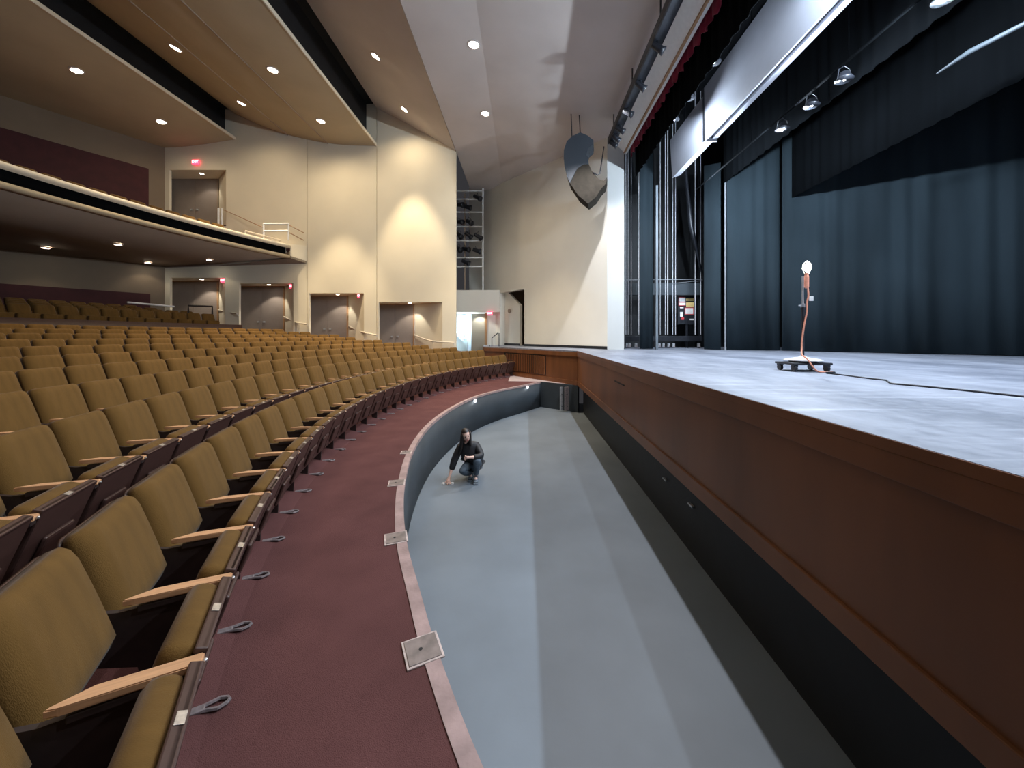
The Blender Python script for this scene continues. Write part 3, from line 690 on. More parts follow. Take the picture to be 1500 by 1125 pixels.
# chair frame: +x forward, +y along the row, origin on the floor at the foot line
PITCH = 0.515
FWD = Matrix(((0, 1, 0, 0), (1, 0, 0, 0), (0, 0, 1, 0), (0, 0, 0, 1)))   # slab y -> chair x, slab x -> chair y
REC = math.radians(-17)
BXB = -0.345
def back_mat(off): return Matrix.Translation((BXB, 0, 0.42)) @ Matrix.Rotation(REC, 4, 'Y') @ Matrix.Translation((off, 0, 0)) @ FWD
def make_seat():
    t = thing('theatre_seat', '', 'theatre seat')
    bm = B(); cushion(bm, 0.486, 0.480, 0.475, 0.075, back_mat(0), 0.045); obj('backrest', bm, 'velvet', t, True)
    bm = B(); cushion(bm, 0.488, 0.484, 0.485, 0.018, back_mat(-0.022) @ Matrix.Translation((0, 0, -0.012)), 0.055, 0.0); obj('back_shell', bm, 'shell', t, True)
    # folded seat
    A = math.radians(70)
    mt = Matrix.Translation((-0.035, 0, 0.352)) @ Matrix.Rotation(-A, 4, 'Y')
    bm = B()
    box(bm, -0.17, 0.258, -0.215, 0.215, 0.0, 0.11, bev=0.040); bmesh.ops.transform(bm, matrix=mt, verts=bm.verts[:])
    s = obj('seat_cushion', bm, 'velvet', t, True)
    bm = B()
    box(bm, -0.19, 0.268, -0.228, 0.228, -0.03, 0.001, bev=0.01); box(bm, 0.246, 0.268, -0.228, 0.228, -0.03, 0.012, bev=0.006)
    box(bm, -0.12, 0.08, -0.12, 0.12, -0.055, -0.03, bev=0.015)
    bmesh.ops.transform(bm, matrix=mt, verts=bm.verts[:])
    p = obj('seat_pan', bm, 'shell', t)
    bm = B(); box(bm, 0.2685, 0.271, -0.024, 0.024, -0.022, 0.004, bev=0.001); bmesh.ops.transform(bm, matrix=mt, verts=bm.verts[:]); obj('number_plate', bm, 'plate', p)
    # shared standard + arm on the +y side (far side)
    for sgn in ():
        pass
    return t
def standard(t, y):
    bm = B()
    for P in [[(-0.02, 0, 0.55), (0.04, 0, 0.55), (0.03, 0, 0.50), (-0.02, 0, 0.46), (-0.09, 0, 0.30), (-0.10, 0, 0.02), (-0.19, 0, 0.02), (-0.24, 0, 0.30), (-0.40, 0, 0.36), (-0.46, 0, 0.44), (-0.42, 0, 0.58), (-0.30, 0, 0.55)]]:
        prism(bm, [(x, y - 0.011, z) for x, _, z in P], (0, 0.022, 0))
    s = obj('side_standard', bm, 'iron', t)
    bm = B(); box(bm, -0.21, -0.02, y - 0.020, y + 0.020, 0.0, 0.02, bev=0.004)
    tube(bm, [(-0.03, y - .012, 0.012), (0.03, y - 0.028, 0.010), (0.06, y - .015, 0.010), (0.068, y, 0.010), (0.06, y + .015, 0.010), (0.03, y + 0.028, 0.010), (-0.03, y + .012, 0.012)], 0.009, 6)
    obj('foot_plate', bm, 'foot', s)
    bm = B()
    prism(bm, [(0.075, y - 0.028, 0.560), (0.075, y + 0.028, 0.560), (-0.19, y + 0.028, 0.572), (-0.275, y - 0.010, 0.576), (-0.285, y - 0.024, 0.576), (-0.25, y - 0.028, 0.575)], (0, 0, 0.026))
    bmesh.ops.bevel(bm, geom=bm.edges[:], offset=0.004, segments=2, affect='EDGES')
    obj('armrest', bm, 'arm', t)
    bm = B(); box(bm, -0.24, 0.065, y - 0.022, y + 0.022, 0.536, 0.562, bev=0.004); obj('arm_bracket', bm, 'iron', t)
    bm = B(); lathe(bm, [(0.008, 0), (0.008, 0.006), (0.004, 0.010)], (0.080, y, 0.568), 8); obj('arm_screw', bm, 'plate', t)
proto = make_seat(); standard(proto, PITCH / 2)
ORD = ['', 'first', 'second', 'third', 'fourth', 'fifth', 'sixth', 'seventh', 'eighth', 'ninth', 'tenth', 'eleventh', 'twelfth', 'thirteenth', 'fourteenth', 'fifteenth', 'sixteenth', 'seventeenth', 'eighteenth', 'nineteenth', 'twentieth']
ROWN = ['', 'front row', 'second row', 'third row', 'fourth row', 'fifth row', 'sixth row', 'seventh row', 'eighth row', 'ninth row', 'tenth row', 'eleventh row', 'twelfth row']
RS = 0.93
def project(p): return U0 + F * p[0] / max(p[1], .01), V0 - F * (p[2] - H) / max(p[1], .01)
YEND = [0, 15.75, 16.1, 16.1, 16.1, 16.1, 16.0, 16.0, 16.0, 16.0, 16.0]
used = [False]; slots = []
PH = [0.0, 0.0, 0.22, 0.05, 0.30, 0.12, 0.35, 0.18, 0.02, 0.26, 0.1]
for row in range(1, 11):
    d = RS * (row - 1); rowslots = []
    for i in range(-22, 30):
        s = i * PITCH + PH[row] + 0.31
        x, y, th = cpt(s, d)
        if y > YEND[row] or y < 0.25: continue
        # keep what the frame shows (with a margin of one seat)
        hx = x + 0.1 * math.cos(th)
        if U0 + F * (hx + .25) / (y + 0.45) < -10: continue
        rowslots.append((x, y, zf(d), -th, row))
    rowslots.sort(key=lambda q: q[1])
    n = len(rowslots)
    for j, q in enumerate(rowslots):
        k1, k2 = j + 1, n - j
        if k1 <= k2: pos = ORD[k1] + ' from the left photo edge'
        else: pos = ORD[k2] + ' from the side wall end'
        if row == 1 and k1 <= k2: pos = ORD[k1] + ' from the camera'
        slots.append((q, 'olive velvet theatre seat, %s, %s' % (ROWN[row], pos), j == n - 1 or j == 0))
# nearest 300 stay individual
vis = sorted(range(len(slots)), key=lambda i: slots[i][0][1] ** 2 + slots[i][0][0] ** 2)
print('SEATS', len(slots))
KEEP = set(vis[:300]); rest = []
def rake(q): return (0, 0, q[3])
first = True
for i, (q, lb, end) in enumerate(slots):
    if i not in KEEP: rest.append(q); continue
    if first: o = proto; first = False
    else: o = copy_tree(proto)
    o.location = (q[0], q[1], q[2]); o.rotation_euler = rake(q)
    o['label'] = lb; o['group'] = 'theatre seats in the ' + ROWN[q[4]]

# simplified seats behind the cross aisle and in the balcony, one stuff object per block
def simple_seats(qs, label, name='rear_seating'):
    bm = B()
    for (x, y, z, rz) in qs:
        T = Matrix.Translation((x, y, z)) @ Matrix.Rotation(rz, 4, 'Z')
        b2 = B(); cushion(b2, 0.485, 0.455, 0.475, 0.075, T @ back_mat(0), 0.055)
        me = bpy.data.meshes.new('t'); b2.to_mesh(me); b2.free(); bm.from_mesh(me); bpy.data.meshes.remove(me)
        box(bm, -0.19, -0.08, -0.22, 0.22, 0.25, 0.60, T, bev=0.02)
        box(bm, -0.2, -0.16, -0.02 + PITCH / 2, 0.02 + PITCH / 2, 0.0, 0.55, T)
    o = obj(name, bm, 'velvet', None, True); tag(o, label, 'theatre seats', None, 'stuff'); return o
qs = [(q[0], q[1], q[2], q[3]) for q in rest]
if qs: simple_seats(qs, 'farthest theatre seats of the main block beyond the individual rows')
qs = []
for r_ in range(4):
    d = 11.3 + r_ * 1.0
    for i in range(-16, 28):
        x, y, th = cpt(i * PITCH + 0.13 * r_, d)
        if y > 15.9 or U0 + F * x / y < -25: continue
        qs.append((x, y, zf(d) + 0.30, -th))
simple_seats(qs, 'dim brown seats behind the cross aisle under the balcony')
qs = []
for r_ in range(5):
    d = 10.35 + r_ * 1.05
    for i in range(-16, 28):
        x, y, th = cpt(i * PITCH + 0.13 * r_, d)
        if y > 15.6 or U0 + F * x / y < -25: continue
        qs.append((x, y, 5.40 + max(0, (d - 10.5)) * 0.24, -th))
simple_seats(qs, 'rows of dim seats up in the balcony')
# low wall at the cross aisle
bm = B(); sweep(bm, [fr(t) for t in [-0.3 + 0.62 * i / 40 for i in range(41)]], [(10.1, zf(10.1) - .1), (10.1, zf(10.1) + 0.86), (10.18, zf(10.1) + 0.86), (10.18, zf(10.1) - .1)])
struct('wall_cross_aisle', bm, 'shell', 'low dark partition along the cross aisle', 'low wall', True)
bm = B(); tube(bm, [pix(187, 443, 14.2), pix(255, 449, 15.8)], 0.035, 8)
tag(obj('white_handrail', bm, 'whitepaint'), 'long white handrail near the rear wall left of the farthest door', 'handrail')
t = thing('aisle_rail', 'dark square rail in front of the farthest double door', 'railing', (0, 0, 0))
bm = B(); tube(bm, [pix(276, 458, 15.9), pix(276, 447.5, 15.9), pix(311, 449, 16.2), pix(311, 464, 16.2)], 0.04, 6); obj('rail', bm, 'iron', t)
# wooden end panel of the front row
x, y, th = cpt(0, 0)
ff = [q for q, lb, e in slots if q[4] == 1][-1]
T = Matrix.Translation((ff[0], ff[1], 0)) @ Matrix.Rotation(ff[3], 4, 'Z')
bm = B(); box(bm, -0.46, 0.14, PITCH / 2 + 0.045, PITCH / 2 + 0.085, 0.0, 0.68, T, bev=0.01)
tag(obj('row_end_panel', bm, 'shell'), 'dark wood end panel closing the far end of the front row', 'end panel')

# ------------------------------------------------------------------ floor boxes on the rim
def floor_box(u, v, label, size=0.17):
    y = H / (v - V0) * F; x = (u - U0) / F * y
    i = min(range(len(rim)), key=lambda k: (rim[k] - Vector((x, y, 0))).length)
    ang = math.atan2(rimn[i].y, rimn[i].x)
    t = thing('floor_box', label, 'floor plate', (x, y, 0.0), ang, 'steel floor plates along the pit edge')
    s = size / 2
    bm = B(); box(bm, -s - .012, s + .012, -s - .012, s + .012, 0.0, 0.009, bev=0.002); obj('frame', bm, 'tape', t)
    bm = B(); box(bm, -s, s, -s, s, 0.0, 0.013, bev=0.002); obj('cover', bm, 'trap', t)
    bm = B(); lathe(bm, [(0.010, 0.013), (0.010, 0.0145)], (0.01, 0, 0), 12); obj('finger_hole', bm, 'black', t)
floor_box(619, 953, 'worn square steel floor plate nearest the camera on the pit edge')
floor_box(580, 789, 'second steel floor plate from the camera along the pit edge', 0.16)
floor_box(581, 708, 'third steel floor plate from the camera along the pit edge', 0.16)
floor_box(595, 663, 'farthest visible steel floor plate along the pit edge', 0.13)
# small pale fittings on the pit wall
for u, v, lb in ((696, 587, 'small white light fitting on the pit wall nearer the person'), (774, 564.5, 'small white light fitting at the far end of the pit wall')):
    best = min(range(len(rim)), key=lambda k: abs(project(rim[k] + Vector((0, 0, -0.09)))[0] - u) + (100 if rim[k].y < 7 else 0))
    p = rim[best] - rimn[best] * 0.02 + Vector((0, 0, -0.10))
    t = thing('marker_light', lb, 'wall light', tuple(p), 0, 'pit wall marker lights')
    bm = B(); box(bm, -0.03, 0.03, -0.03, 0.03, -0.03, 0.03, bev=0.008); obj('lens', bm, 'lampcool', t)
# metal brackets at the far end of the pit
for u, lb in ((822, 'thin pale steel track standing at the far pit wall'), (830, 'wider grey steel bracket at the far pit wall')):
    yb = 13.0; x = (u - U0) / F * yb; wd = 0.04 if u == 822 else 0.09
    t = thing('wall_bracket', lb, 'bracket', (x, yb, PD), 0.7)
    bm = B(); box(bm, -wd, wd, -0.03, 0.03, 0.05, 0.86, bev=0.006); obj('channel', bm, 'steel' if u == 822 else 'foot', t)
    for z in (0.2, 0.6):
        bm = B(); lathe(bm, [(0.02, 0), (0.02, 0.01)], n=8, mat=Matrix.Translation((0, -0.03, z)) @ Matrix.Rotation(PI / 2, 4, 'X')); obj('bolt', bm, 'blackmetal', t)
for u, v, lb in ((974, 702, 'pale cable clip on the black wall under the stage, farther one'), (1012, 740, 'pale cable clip on the black wall under the stage, nearer one')):
    x = 2.0; y = x / (u - U0) * F; z = H - (v - V0) / F * y
    bm = B(); box(bm, 1.985, 2.018, y - 0.06, y + 0.06, z - .012, z + .012, bev=0.004)
    tag(obj('cable_clip', bm, 'steel'), lb, 'clip')

# ------------------------------------------------------------------ hung loudspeaker
YSK = 12.9
out = [(330, 290), (255, 325), (200, 375), (172, 460), (170, 540), (178, 620), (205, 720), (230, 780), (310, 900), (405, 980), (480, 920), (530, 840), (578, 790), (590, 725), (560, 760), (500, 738), (440, 660), (412, 595), (405, 530), (388, 508), (410, 440), (452, 405), (458, 365), (400, 320)]
def sp(p, y): return pix(800 + p[0] / 6.614, 150 + p[1] / 6.614, y)
t = thing('hung_loudspeaker', 'dark curved loudspeaker cluster hung in front of the pale wall', 'loudspeaker', (0, 0, 0))
bm = B(); prism(bm, [sp(p, YSK) for p in out[:8] + [(300, 640), (360, 600)] + out[17:]], (0.15, 0.7, 0)); obj('cabinet', bm, 'speaker', t)
bm = B(); prism(bm, [sp(p, YSK + .02) for p in [(232, 782), (310, 900), (405, 980)] + out[10:18] + [(360, 600), (302, 642)]], (0.15, 0.65, 0)); obj('lower_cabinet', bm, 'bronze', t)
bm = B(); tube(bm, [sp((455, 680), YSK), sp((500, 705), YSK), sp((520, 690), YSK), sp((560, 430), 13.3)], 0.02, 6); obj('cable', bm, 'blackmetal', t)
bm = B(); tube(bm, [sp((330, 295), YSK + .3), (sp((330, 295), YSK)[0], YSK + .3, 9.7)], 0.02, 6); tube(bm, [sp((250, 330), YSK + .3), (sp((250, 330), YSK)[0], YSK + .3, 9.7)], 0.02, 6); obj('hanging_wire', bm, 'blackmetal', t)

# lighting truss hung under the ceiling edge
t = thing('lighting_truss', 'black lighting truss hanging under the ceiling along the proscenium', 'lighting truss', (0, 0, 0))
bm = B(); box(bm, 2.92, 3.2, 2, 13.2, 8.42, 8.66, bev=0.04); obj('beam', bm, 'blackmetal', t)
for y in (4, 6.2, 8.4, 10.6, 12.8):
    bm = B(); tube(bm, [(3.05, y, 8.62), (3.05, y, 9.3)], 0.02, 6); obj('hanger', bm, 'blackmetal', t)
src = None
for n, y in enumerate((12.9, 12.5, 12.0, 11.1, 9.9, 8.6)):
    if src is None:
        src = thing('truss_spotlight', '', 'stage light', (3.06, y, 8.30), 0, 'lamps clamped to the hanging truss')
        bm = B(); lathe(bm, [(0.05, -0.16), (0.07, -0.14), (0.08, 0.08), (0.10, 0.16)], n=12, mat=Matrix.Rotation(PI / 2 + .6, 4, 'Y')); obj('barrel', bm, 'blackmetal', src, True)
        bm = B(); box(bm, -0.02, 0.02, -0.06, 0.06, 0.0, 0.12); obj('clamp', bm, 'blackmetal', src)
        o = src
    else: o = copy_tree(src); o.location = (3.06, y, 8.30); o.rotation_euler = (0, 0, random.uniform(-.8, .8))
    o['label'] = 'small black lamp clamped under the hanging truss, %s from its far end' % ORD[n + 1]

# ------------------------------------------------------------------ stage: curtains, borders, wings
def drape(name, path, z0, z1, label, m='curtain', amp=0.05, wl=0.28, cat='curtain', scallop=None, th=None, zwave=0.0):
    """pleated cloth with thickness following a plan path"""
    bm = B(); P = [Vector((*p, 0)) for p in path]; pts = []
    L = 0
    for a, b in zip(P, P[1:]):
        n = max(2, int((b - a).length / 0.045)); d = (b - a).normalized(); nn = Vector((-d.y, d.x, 0))
        for i in range(n):
            q = a + (b - a) * i / n; l = L + (b - a).length * i / n
            pts.append((q, nn, l))
        L += (b - a).length
    rows = []
    for q, nn, l in pts:
        o = amp * (0.7 * math.sin(l / wl * 2 * PI) + 0.3 * math.sin(l / wl * 2.6 * PI + 1) + 0.25 * math.sin(l * 1.3))
        zb = z0 + (abs(math.sin(l / zwave * PI)) * scallop if zwave else 0)
        zz = [zb, zb + (z1 - zb) * .33, zb + (z1 - zb) * .66, z1]
        rows.append(([bm.verts.new(q + nn * o * (1 - .25 * k / 3) + Vector((0, 0, z))) for k, z in enumerate(zz)], [bm.verts.new(q + nn * (o * (1 - .25 * k / 3) + 0.02) + Vector((0, 0, z))) for k, z in enumerate(zz)]))
    for (a, a2), (b, b2) in zip(rows, rows[1:]):
        for k in range(3):
            bm.faces.new((a[k], b[k], b[k + 1], a[k + 1])); bm.faces.new((a2[k], a2[k + 1], b2[k + 1], b2[k]))
        bm.faces.new((a[0], a2[0], b2[0], b[0])); bm.faces.new((a[3], b[3], b2[3], a2[3]))
    for a, a2 in (rows[0], rows[-1]):
        for k in range(3): bm.faces.new((a[k], a[k + 1], a2[k + 1], a2[k]))
    o = obj(name, bm, m, None, True); tag(o, label, cat); return o
drape('stage_curtain', [(8.72, 12.70), (12.4, 9.45), (15.9, 6.3), (15.9, -2.5)], HS + 0.02, 9.5, 'tall blue black backdrop curtain filling the rear right of the stage', amp=0.045, wl=0.5)
drape('stage_curtain', [(7.25, 13.45), (8.80, 12.85)], HS + 0.02, 9.5, 'black leg curtain left of the backdrop', amp=0.03, wl=0.4)
drape('stage_curtain', [(6.65, 13.9), (7.18, 13.62)], HS + 0.02, 8.0, 'grey blue leg curtain with pale leading edge', amp=0.02, wl=0.5)
drape('stage_curtain', [(4.42, 14.35), (4.95, 14.28)], HS + 0.02, 9.3, 'narrow black leg curtain nearest the proscenium', amp=0.03, wl=0.2, m='curtain')
bm = B(); p = pix(1064, 0, 13.3)[0]; box(bm, 7.15, 7.19, 13.38, 13.42, HS, 7.6)  # strip added to draw the light-catching edge of the leg curtain
tag(obj('curtain_edge_upright', bm, 'steel'), 'thin pale strip standing in for the bright edge of the leg curtain', 'pole')
bm = B(); box(bm, 4.98, 5.06, 14.2, 14.3, HS, 7.4)
tag(obj('curtain_edge_upright', bm, 'pitfloor'), 'grey vertical post between the two rope bays', 'pole')
# red valance and borders along the stage width
drape('valance', [(3.98, 14.1), (3.98, -2.5)], 8.38, 9.6, 'dark red velvet valance with ragged lower edge under the header', 'velour', 0.05, 0.3, 'valance', 0.10, zwave=0.42)
drape('border_curtain', [(4.16, 14.1), (4.16, -2.5)], 7.68, 9.6, 'black border curtain behind the red valance', amp=0.03, wl=0.35, cat='border curtain', m='border')
drape('border_curtain', [(7.1, 13.4), (7.1, -2.5)], 7.15, 11.0, 'black border curtain over mid stage', amp=0.03, wl=0.35, cat='border curtain', m='border')
drape('border_curtain', [(8.9, 12.5), (8.9, -2.5)], 6.3, 11.0, 'black border curtain further upstage over the ghost light', amp=0.03, wl=0.35, cat='border curtain', m='border')
drape('border_curtain', [(10.9, 10.7), (10.9, -2.5)], 7.4, 12.0, 'rearmost black border curtain before the backdrop', amp=0.03, wl=0.35, cat='border curtain', m='border')
# white shell panel
t = thing('overhead_panel', 'long white reflecting panel hung above the front of the stage', 'overhead panel', (0, 0, 0))
bm = B(); prism(bm, [(5.25, -2, 7.35), (5.55, -2, 7.60), (5.28, -2, 8.9), (5.22, -2, 8.9)], (0, 12.9, 0)); obj('upper_face', bm, 'panelwhite', t)
bm = B(); prism(bm, [(5.46, -2, 7.42), (5.62, -2, 7.45), (5.66, -2, 8.4), (5.60, -2, 8.4)], (0, 12.9, 0)); obj('lower_face', bm, 'panelwhite', t)
for y in (0, 3, 6, 9):
    bm = B(); tube(bm, [(5.25, y, 8.88), (5.25, y, 11.9)], 0.006, 5); obj('hanging_wire', bm, 'blackmetal', t)
bm = B(); box(bm, 5.20, 5.60, 10.905, 10.945, 7.35, 8.9); obj('end_frame', bm, 'blackmetal', t)
t2 = thing('overhead_panel', 'short pale far section of the overhead reflecting panel', 'overhead panel', (0, 0, 0))
bm = B(); prism(bm, [(5.30, 10.95, 7.35), (5.58, 10.95, 7.45), (5.35, 10.95, 8.7), (5.22, 10.95, 8.7)], (0, 2.5, 0)); obj('panel_face', bm, 'panelwhite', t2)
for y in (11.5, 13.0):
    bm = B(); tube(bm, [(5.27, y, 8.68), (5.27, y, 11.9)], 0.006, 5); obj('hanging_wire', bm, 'blackmetal', t2)
# stage electrics: pipes and work lamps
for x, z, y0, y1, lb in ((4.35, 8.22, -2, 13.9, 'black lighting pipe just behind the red valance'), (6.05, 6.85, -2, 13.2, 'black lighting pipe over mid stage')):
    bm = B(); tube(bm, [(x, y0, z), (x, y1, z)], 0.025, 8)
    for y in (1, 4, 7, 10, 13): tube(bm, [(x, y, z), (x, y, 11)], 0.006, 5)
    tag(obj('lighting_pipe', bm, 'border'), lb, 'lighting pipe')
src = None; n = 0
LAMPS = [(4.35, 7.92, y, 'front pipe') for y in (10.9, 9.9, 8.6, 6.0, 3.9)] + [(6.05, 6.5, y, 'mid stage pipe') for y in (8.8, 7.9, 7.1, 5.4)]
for x, z, y, lb in LAMPS:
    lit = abs(y - 10.9) < .01 or abs(y - 8.8) < .01
    if src is None:
        src = thing('work_lamp', '', 'stage light', (x, y, z), 0, 'work lamps on the stage pipes')
        bm = B(); lathe(bm, [(0.03, 0.20), (0.07, 0.18), (0.12, 0.08), (0.15, 0.04)], n=14); obj('reflector', bm, 'blackmetal', src, True)
        bm = B(); tube(bm, [(0.13, 0, 0.05), (0.10, 0, 0.24), (0, 0, 0.30), (-0.10, 0, 0.24), (-0.13, 0, 0.05)], 0.010, 6); obj('yoke', bm, 'blackmetal', src)
        bm = B(); lathe(bm, [(0.012, 0.06), (0.022, 0.05), (0.020, 0.03), (0.008, 0.02)], n=10); obj('lamp_bulb', bm, 'lampcool', src, True)
        o = src
    else: o = copy_tree(src); o.location = (x, y, z)
    n += 1
    o['label'] = 'silver work lamp on the %s, %s from its far end' % (lb, ORD[[10.9, 9.9, 8.6, 6.0, 3.9].index(y) + 1 if x < 5 else [8.8, 7.9, 7.1, 5.4].index(y) + 1])
# upstage pipe with cloth bundle (upper right)
bm = B(); tube(bm, [pix(1372, 108, 6.6), pix(1420, 76, 6.2), pix(1500, 35, 5.6), pix(1560, 0, 5.3)], [0.015, 0.045, 0.035, 0.03], 8)
tag(obj('lit_pipe', bm, 'pitwall', None, True), 'pale lit pipe with wrapped cable hanging high at the upper right', 'lighting pipe')
# fly wall behind the wings
bm = B(); box(bm, 3.9, 16, 17.3, 17.4, HS, 12); struct('wall_stage_side', bm, 'black', 'black side wall of the stage behind the wings', 'wall')
bm = B(); box(bm, 16.2, 16.3, -3, 17.4, HS, 12); struct('wall_stage_rear', bm, 'black', 'black rear wall of the stage', 'wall')
bm = B(); box(bm, 3.9, 16.3, -3, 17.4, 11.9, 12); struct('ceiling_stage', bm, 'black', 'black grid ceiling over the stage', 'ceiling')
bm = B(); box(bm, 3.80, 3.9, 14.6, 17.4, HS, 12); struct('wall_wing', bm, 'black', 'black back of the proscenium wall in the wing', 'wall')
YR = 15.6
fly = thing('fly_rail', 'dark steel double rail holding the fly ropes in the wings', 'fly rail', (0, 0, 0))
for v0, v1, lb in ((414, 432, 'upper'), (492, 500, 'lower')):
    a = pix(913, v1, YR); b = pix(1029, v0, YR)
    bm = B(); box(bm, a[0], b[0], YR + .05, YR + .2, a[2], b[2], bev=0.01)
    obj(lb + '_rail', bm, 'pitwall' if lb == 'upper' else 'blackmetal', fly)
for u in (914, 966, 1028):
    a = pix(u, 500, YR); bm = B(); box(bm, a[0] - .04, a[0] + .04, YR + .21, YR + .29, HS, pix(u, 414, YR)[2]); obj('post', bm, 'blackmetal', fly)
a = pix(966, 409, YR); b = pix(1028, 408, YR)
bm = B(); tube(bm, [pix(913, 410, YR), pix(1029, 409, YR)], 0.012, 6); tube(bm, [pix(985, 415, YR), pix(1029, 411, YR)], 0.010, 6)
obj('rail_pipe', bm, 'steel', fly)
src = None
for n, (u, vt) in enumerate([(917, 330), (920.5, 300), (925, 290), (936, 260), (967.5, 250), (975, 320), (978.5, 300), (986, 300), (990, 270), (1019, 370), (1027, 390)]):
    a = pix(u, 490, YR); b = pix(u, vt, YR); h = 0.014 if n % 3 else 0.022
    bm = B(); tube(bm, [(0, 0, 0), (0, 0, 11.88 - a[2])], h, 6)
    o = obj('rigging_rope', bm, 'rope', None, loc=(a[0], YR + .035, a[2]))
    tag(o, 'pale vertical fly rope in the %s bay, %s from its left' % ('first narrow' if n < 4 else 'second wide', ORD[n + 1 if n < 4 else n - 3]), 'rope', 'fly ropes in the wings')
for n, (u, v) in enumerate([(918, 487), (922, 486), (931, 484), (965, 484), (971, 486), (979, 487), (986, 486), (1023, 491)]):
    p = pix(u, v, YR); p = (p[0], YR - .03, 1.32)
    t = thing('rope_lock', 'pale steel rope lock on the lower rail, %s from the left' % ORD[n + 1], 'rope lock', p, 0, 'rope locks')
    bm = B(); box(bm, -0.05, 0.05, -0.05, 0.05, -0.10, 0.08, bev=0.01); obj('body', bm, 'steel', t)
    bm = B(); tube(bm, [(0.0, -0.05, 0.02), (0.02, -0.12, -0.10)], 0.012, 6); obj('lever', bm, 'paleconc', t)
# notice board with papers
t = thing('notice_board', 'cluster of red, white and yellow notices pinned in the wings', 'notice board', pix(1007, 455, 15.9))
k = 15.9 / F
bm = B(); box(bm, -14 * k, 13 * k, 0.01, 0.04, -20 * k, 22 * k); obj('board', bm, 'blackmetal', t)
bm = B(); box(bm, -.05, .05, .045, .12, HS - pix(1007, 455, 15.9)[2], 10 * k); obj('stand_post', bm, 'blackmetal', t)
for (u0, u1, v0, v1, m) in [(995, 1004, 436, 442, 'paper'), (995, 1004, 443.5, 447, 'paper'), (1005, 1016, 437, 441, 'paperyel'), (1005, 1016, 443, 450, 'paperyel'), (1003, 1016, 450.5, 461, 'paperred'), (1004, 1015, 451.5, 460, 'paper'), (994, 1004, 435, 448, 'paperred'), (996, 1000, 457, 464, 'paper'), (998, 1002, 465, 468.5, 'paperred'), (1010, 1016, 467, 469, 'paper'), (996, 1001, 450, 451.5, 'paper')]:
    off = 0.004 if m != 'paperred' else 0.008
    bm = B(); box(bm, (u0 - 1007) * k, (u1 - 1007) * k, -off if m == 'paperred' else -0.014, 0.009 if m == 'paperred' else -off - .001, (455 - v1) * k, (455 - v0) * k); obj('notice', bm, m, t)
lamp('wing_light', 'SPOT', (6.2, 14.2, 5.2), 60, COOL, 0.08, (6.6, 15.9, 2.4), 70, 0.5)
# dark hanging rope bundle (diagonal cloth)
bm = B(); tube(bm, [(pix(1003, 0, 15.2)[0], 15.2, 11.88), pix(1003, 240, 15.2), pix(1012, 330, 15.2), pix(1028, 400, 15.2)], [0.05, 0.05, 0.10, 0.03], 8)
tag(obj('tied_cloth', bm, 'blackmetal', None, True), 'dark tied-back cloth hanging in the second rope bay', 'cloth')

# ------------------------------------------------------------------ ghost light
gy = 5.5; gx = (1176 - U0) / F * gy
t = thing('ghost_light', 'ghost light stand on a wheeled base with a glowing bare bulb', 'ghost light', (gx, gy, HS))
k = gy / F
bm = B(); box(bm, -28 * k, 28 * k, -0.20, 0.20, 0.095, 0.125, bev=0.008); obj('dolly_board', bm, 'blackmetal', t)
for sx in (-1, 1):
    for sy in (-1, 1):
        bm = B(); lathe(bm, [(0.045, -0.018), (0.045, 0.018)], n=16, mat=Matrix.Translation((sx * 0.23, sy * 0.15, 0.045)) @ Matrix.Rotation(PI / 2, 4, 'Y')); box(bm, sx * .23 - .03, sx * .23 + .03, sy * .15 - .03, sy * .15 + .03, 0.07, 0.095)
        obj('caster', bm, 'blackmetal', t)
bm = B(); lathe(bm, [(0.17, 0.125), (0.17, 0.145), (0.10, 0.15)], n=28); obj('base_weight', bm, 'blackmetal', t)
bm = B(); lathe(bm, [(0.24, 0.150), (0.245, 0.157), (0.20, 0.172), (0.05, 0.20), (0.03, 0.22)], n=32); obj('base_plate', bm, 'whitepaint', t, True)
bm = B(); tube(bm, [(0, 0, 0.2), (0.0, 0, 0.95)], 0.020, 12); obj('lower_pole', bm, 'blackmetal', t)
bm = B(); tube(bm, [(0, 0, 0.95), (0.0, 0, 1.38)], 0.013, 12); obj('upper_pole', bm, 'steel', t)
bm = B(); lathe(bm, [(0.028, 0), (0.028, 0.05)], (0, 0, 0.93), 12); tube(bm, [(-0.02, 0, 0.955), (-0.06, 0, 0.955)], 0.008, 6); obj('clamp', bm, 'steel', t)
bm = B(); lathe(bm, [(0.022, 0), (0.030, 0.02), (0.030, 0.16), (0.024, 0.19), (0.026, 0.22)], (0.055, 0, 1.21), 16); obj('lamp_socket', bm, 'orange', t)
bm = B(); lathe(bm, [(0.014, 0), (0.02, 0.02), (0.038, 0.06), (0.042, 0.085), (0.034, 0.115), (0.012, 0.13)], (0.065, 0, 1.44), 16); obj('bulb', bm, 'bulb', t, True)
bm = B()
for a in range(6):
    c_, s_ = math.cos(a * PI / 3), math.sin(a * PI / 3)
    tube(bm, [(0.06 + .028 * c_, .028 * s_, 1.42), (0.06 + .06 * c_, .06 * s_, 1.50), (0.06 + .05 * c_, .05 * s_, 1.57), (0.06 + .004 * c_, .004 * s_, 1.61)], 0.002, 5)
obj('wire_cage', bm, 'steel', t)
lamp('ghost_light_light', 'POINT', (gx + 0.065, gy, HS + 1.52), 170, (1.0, 0.95, 0.82), 0.04)
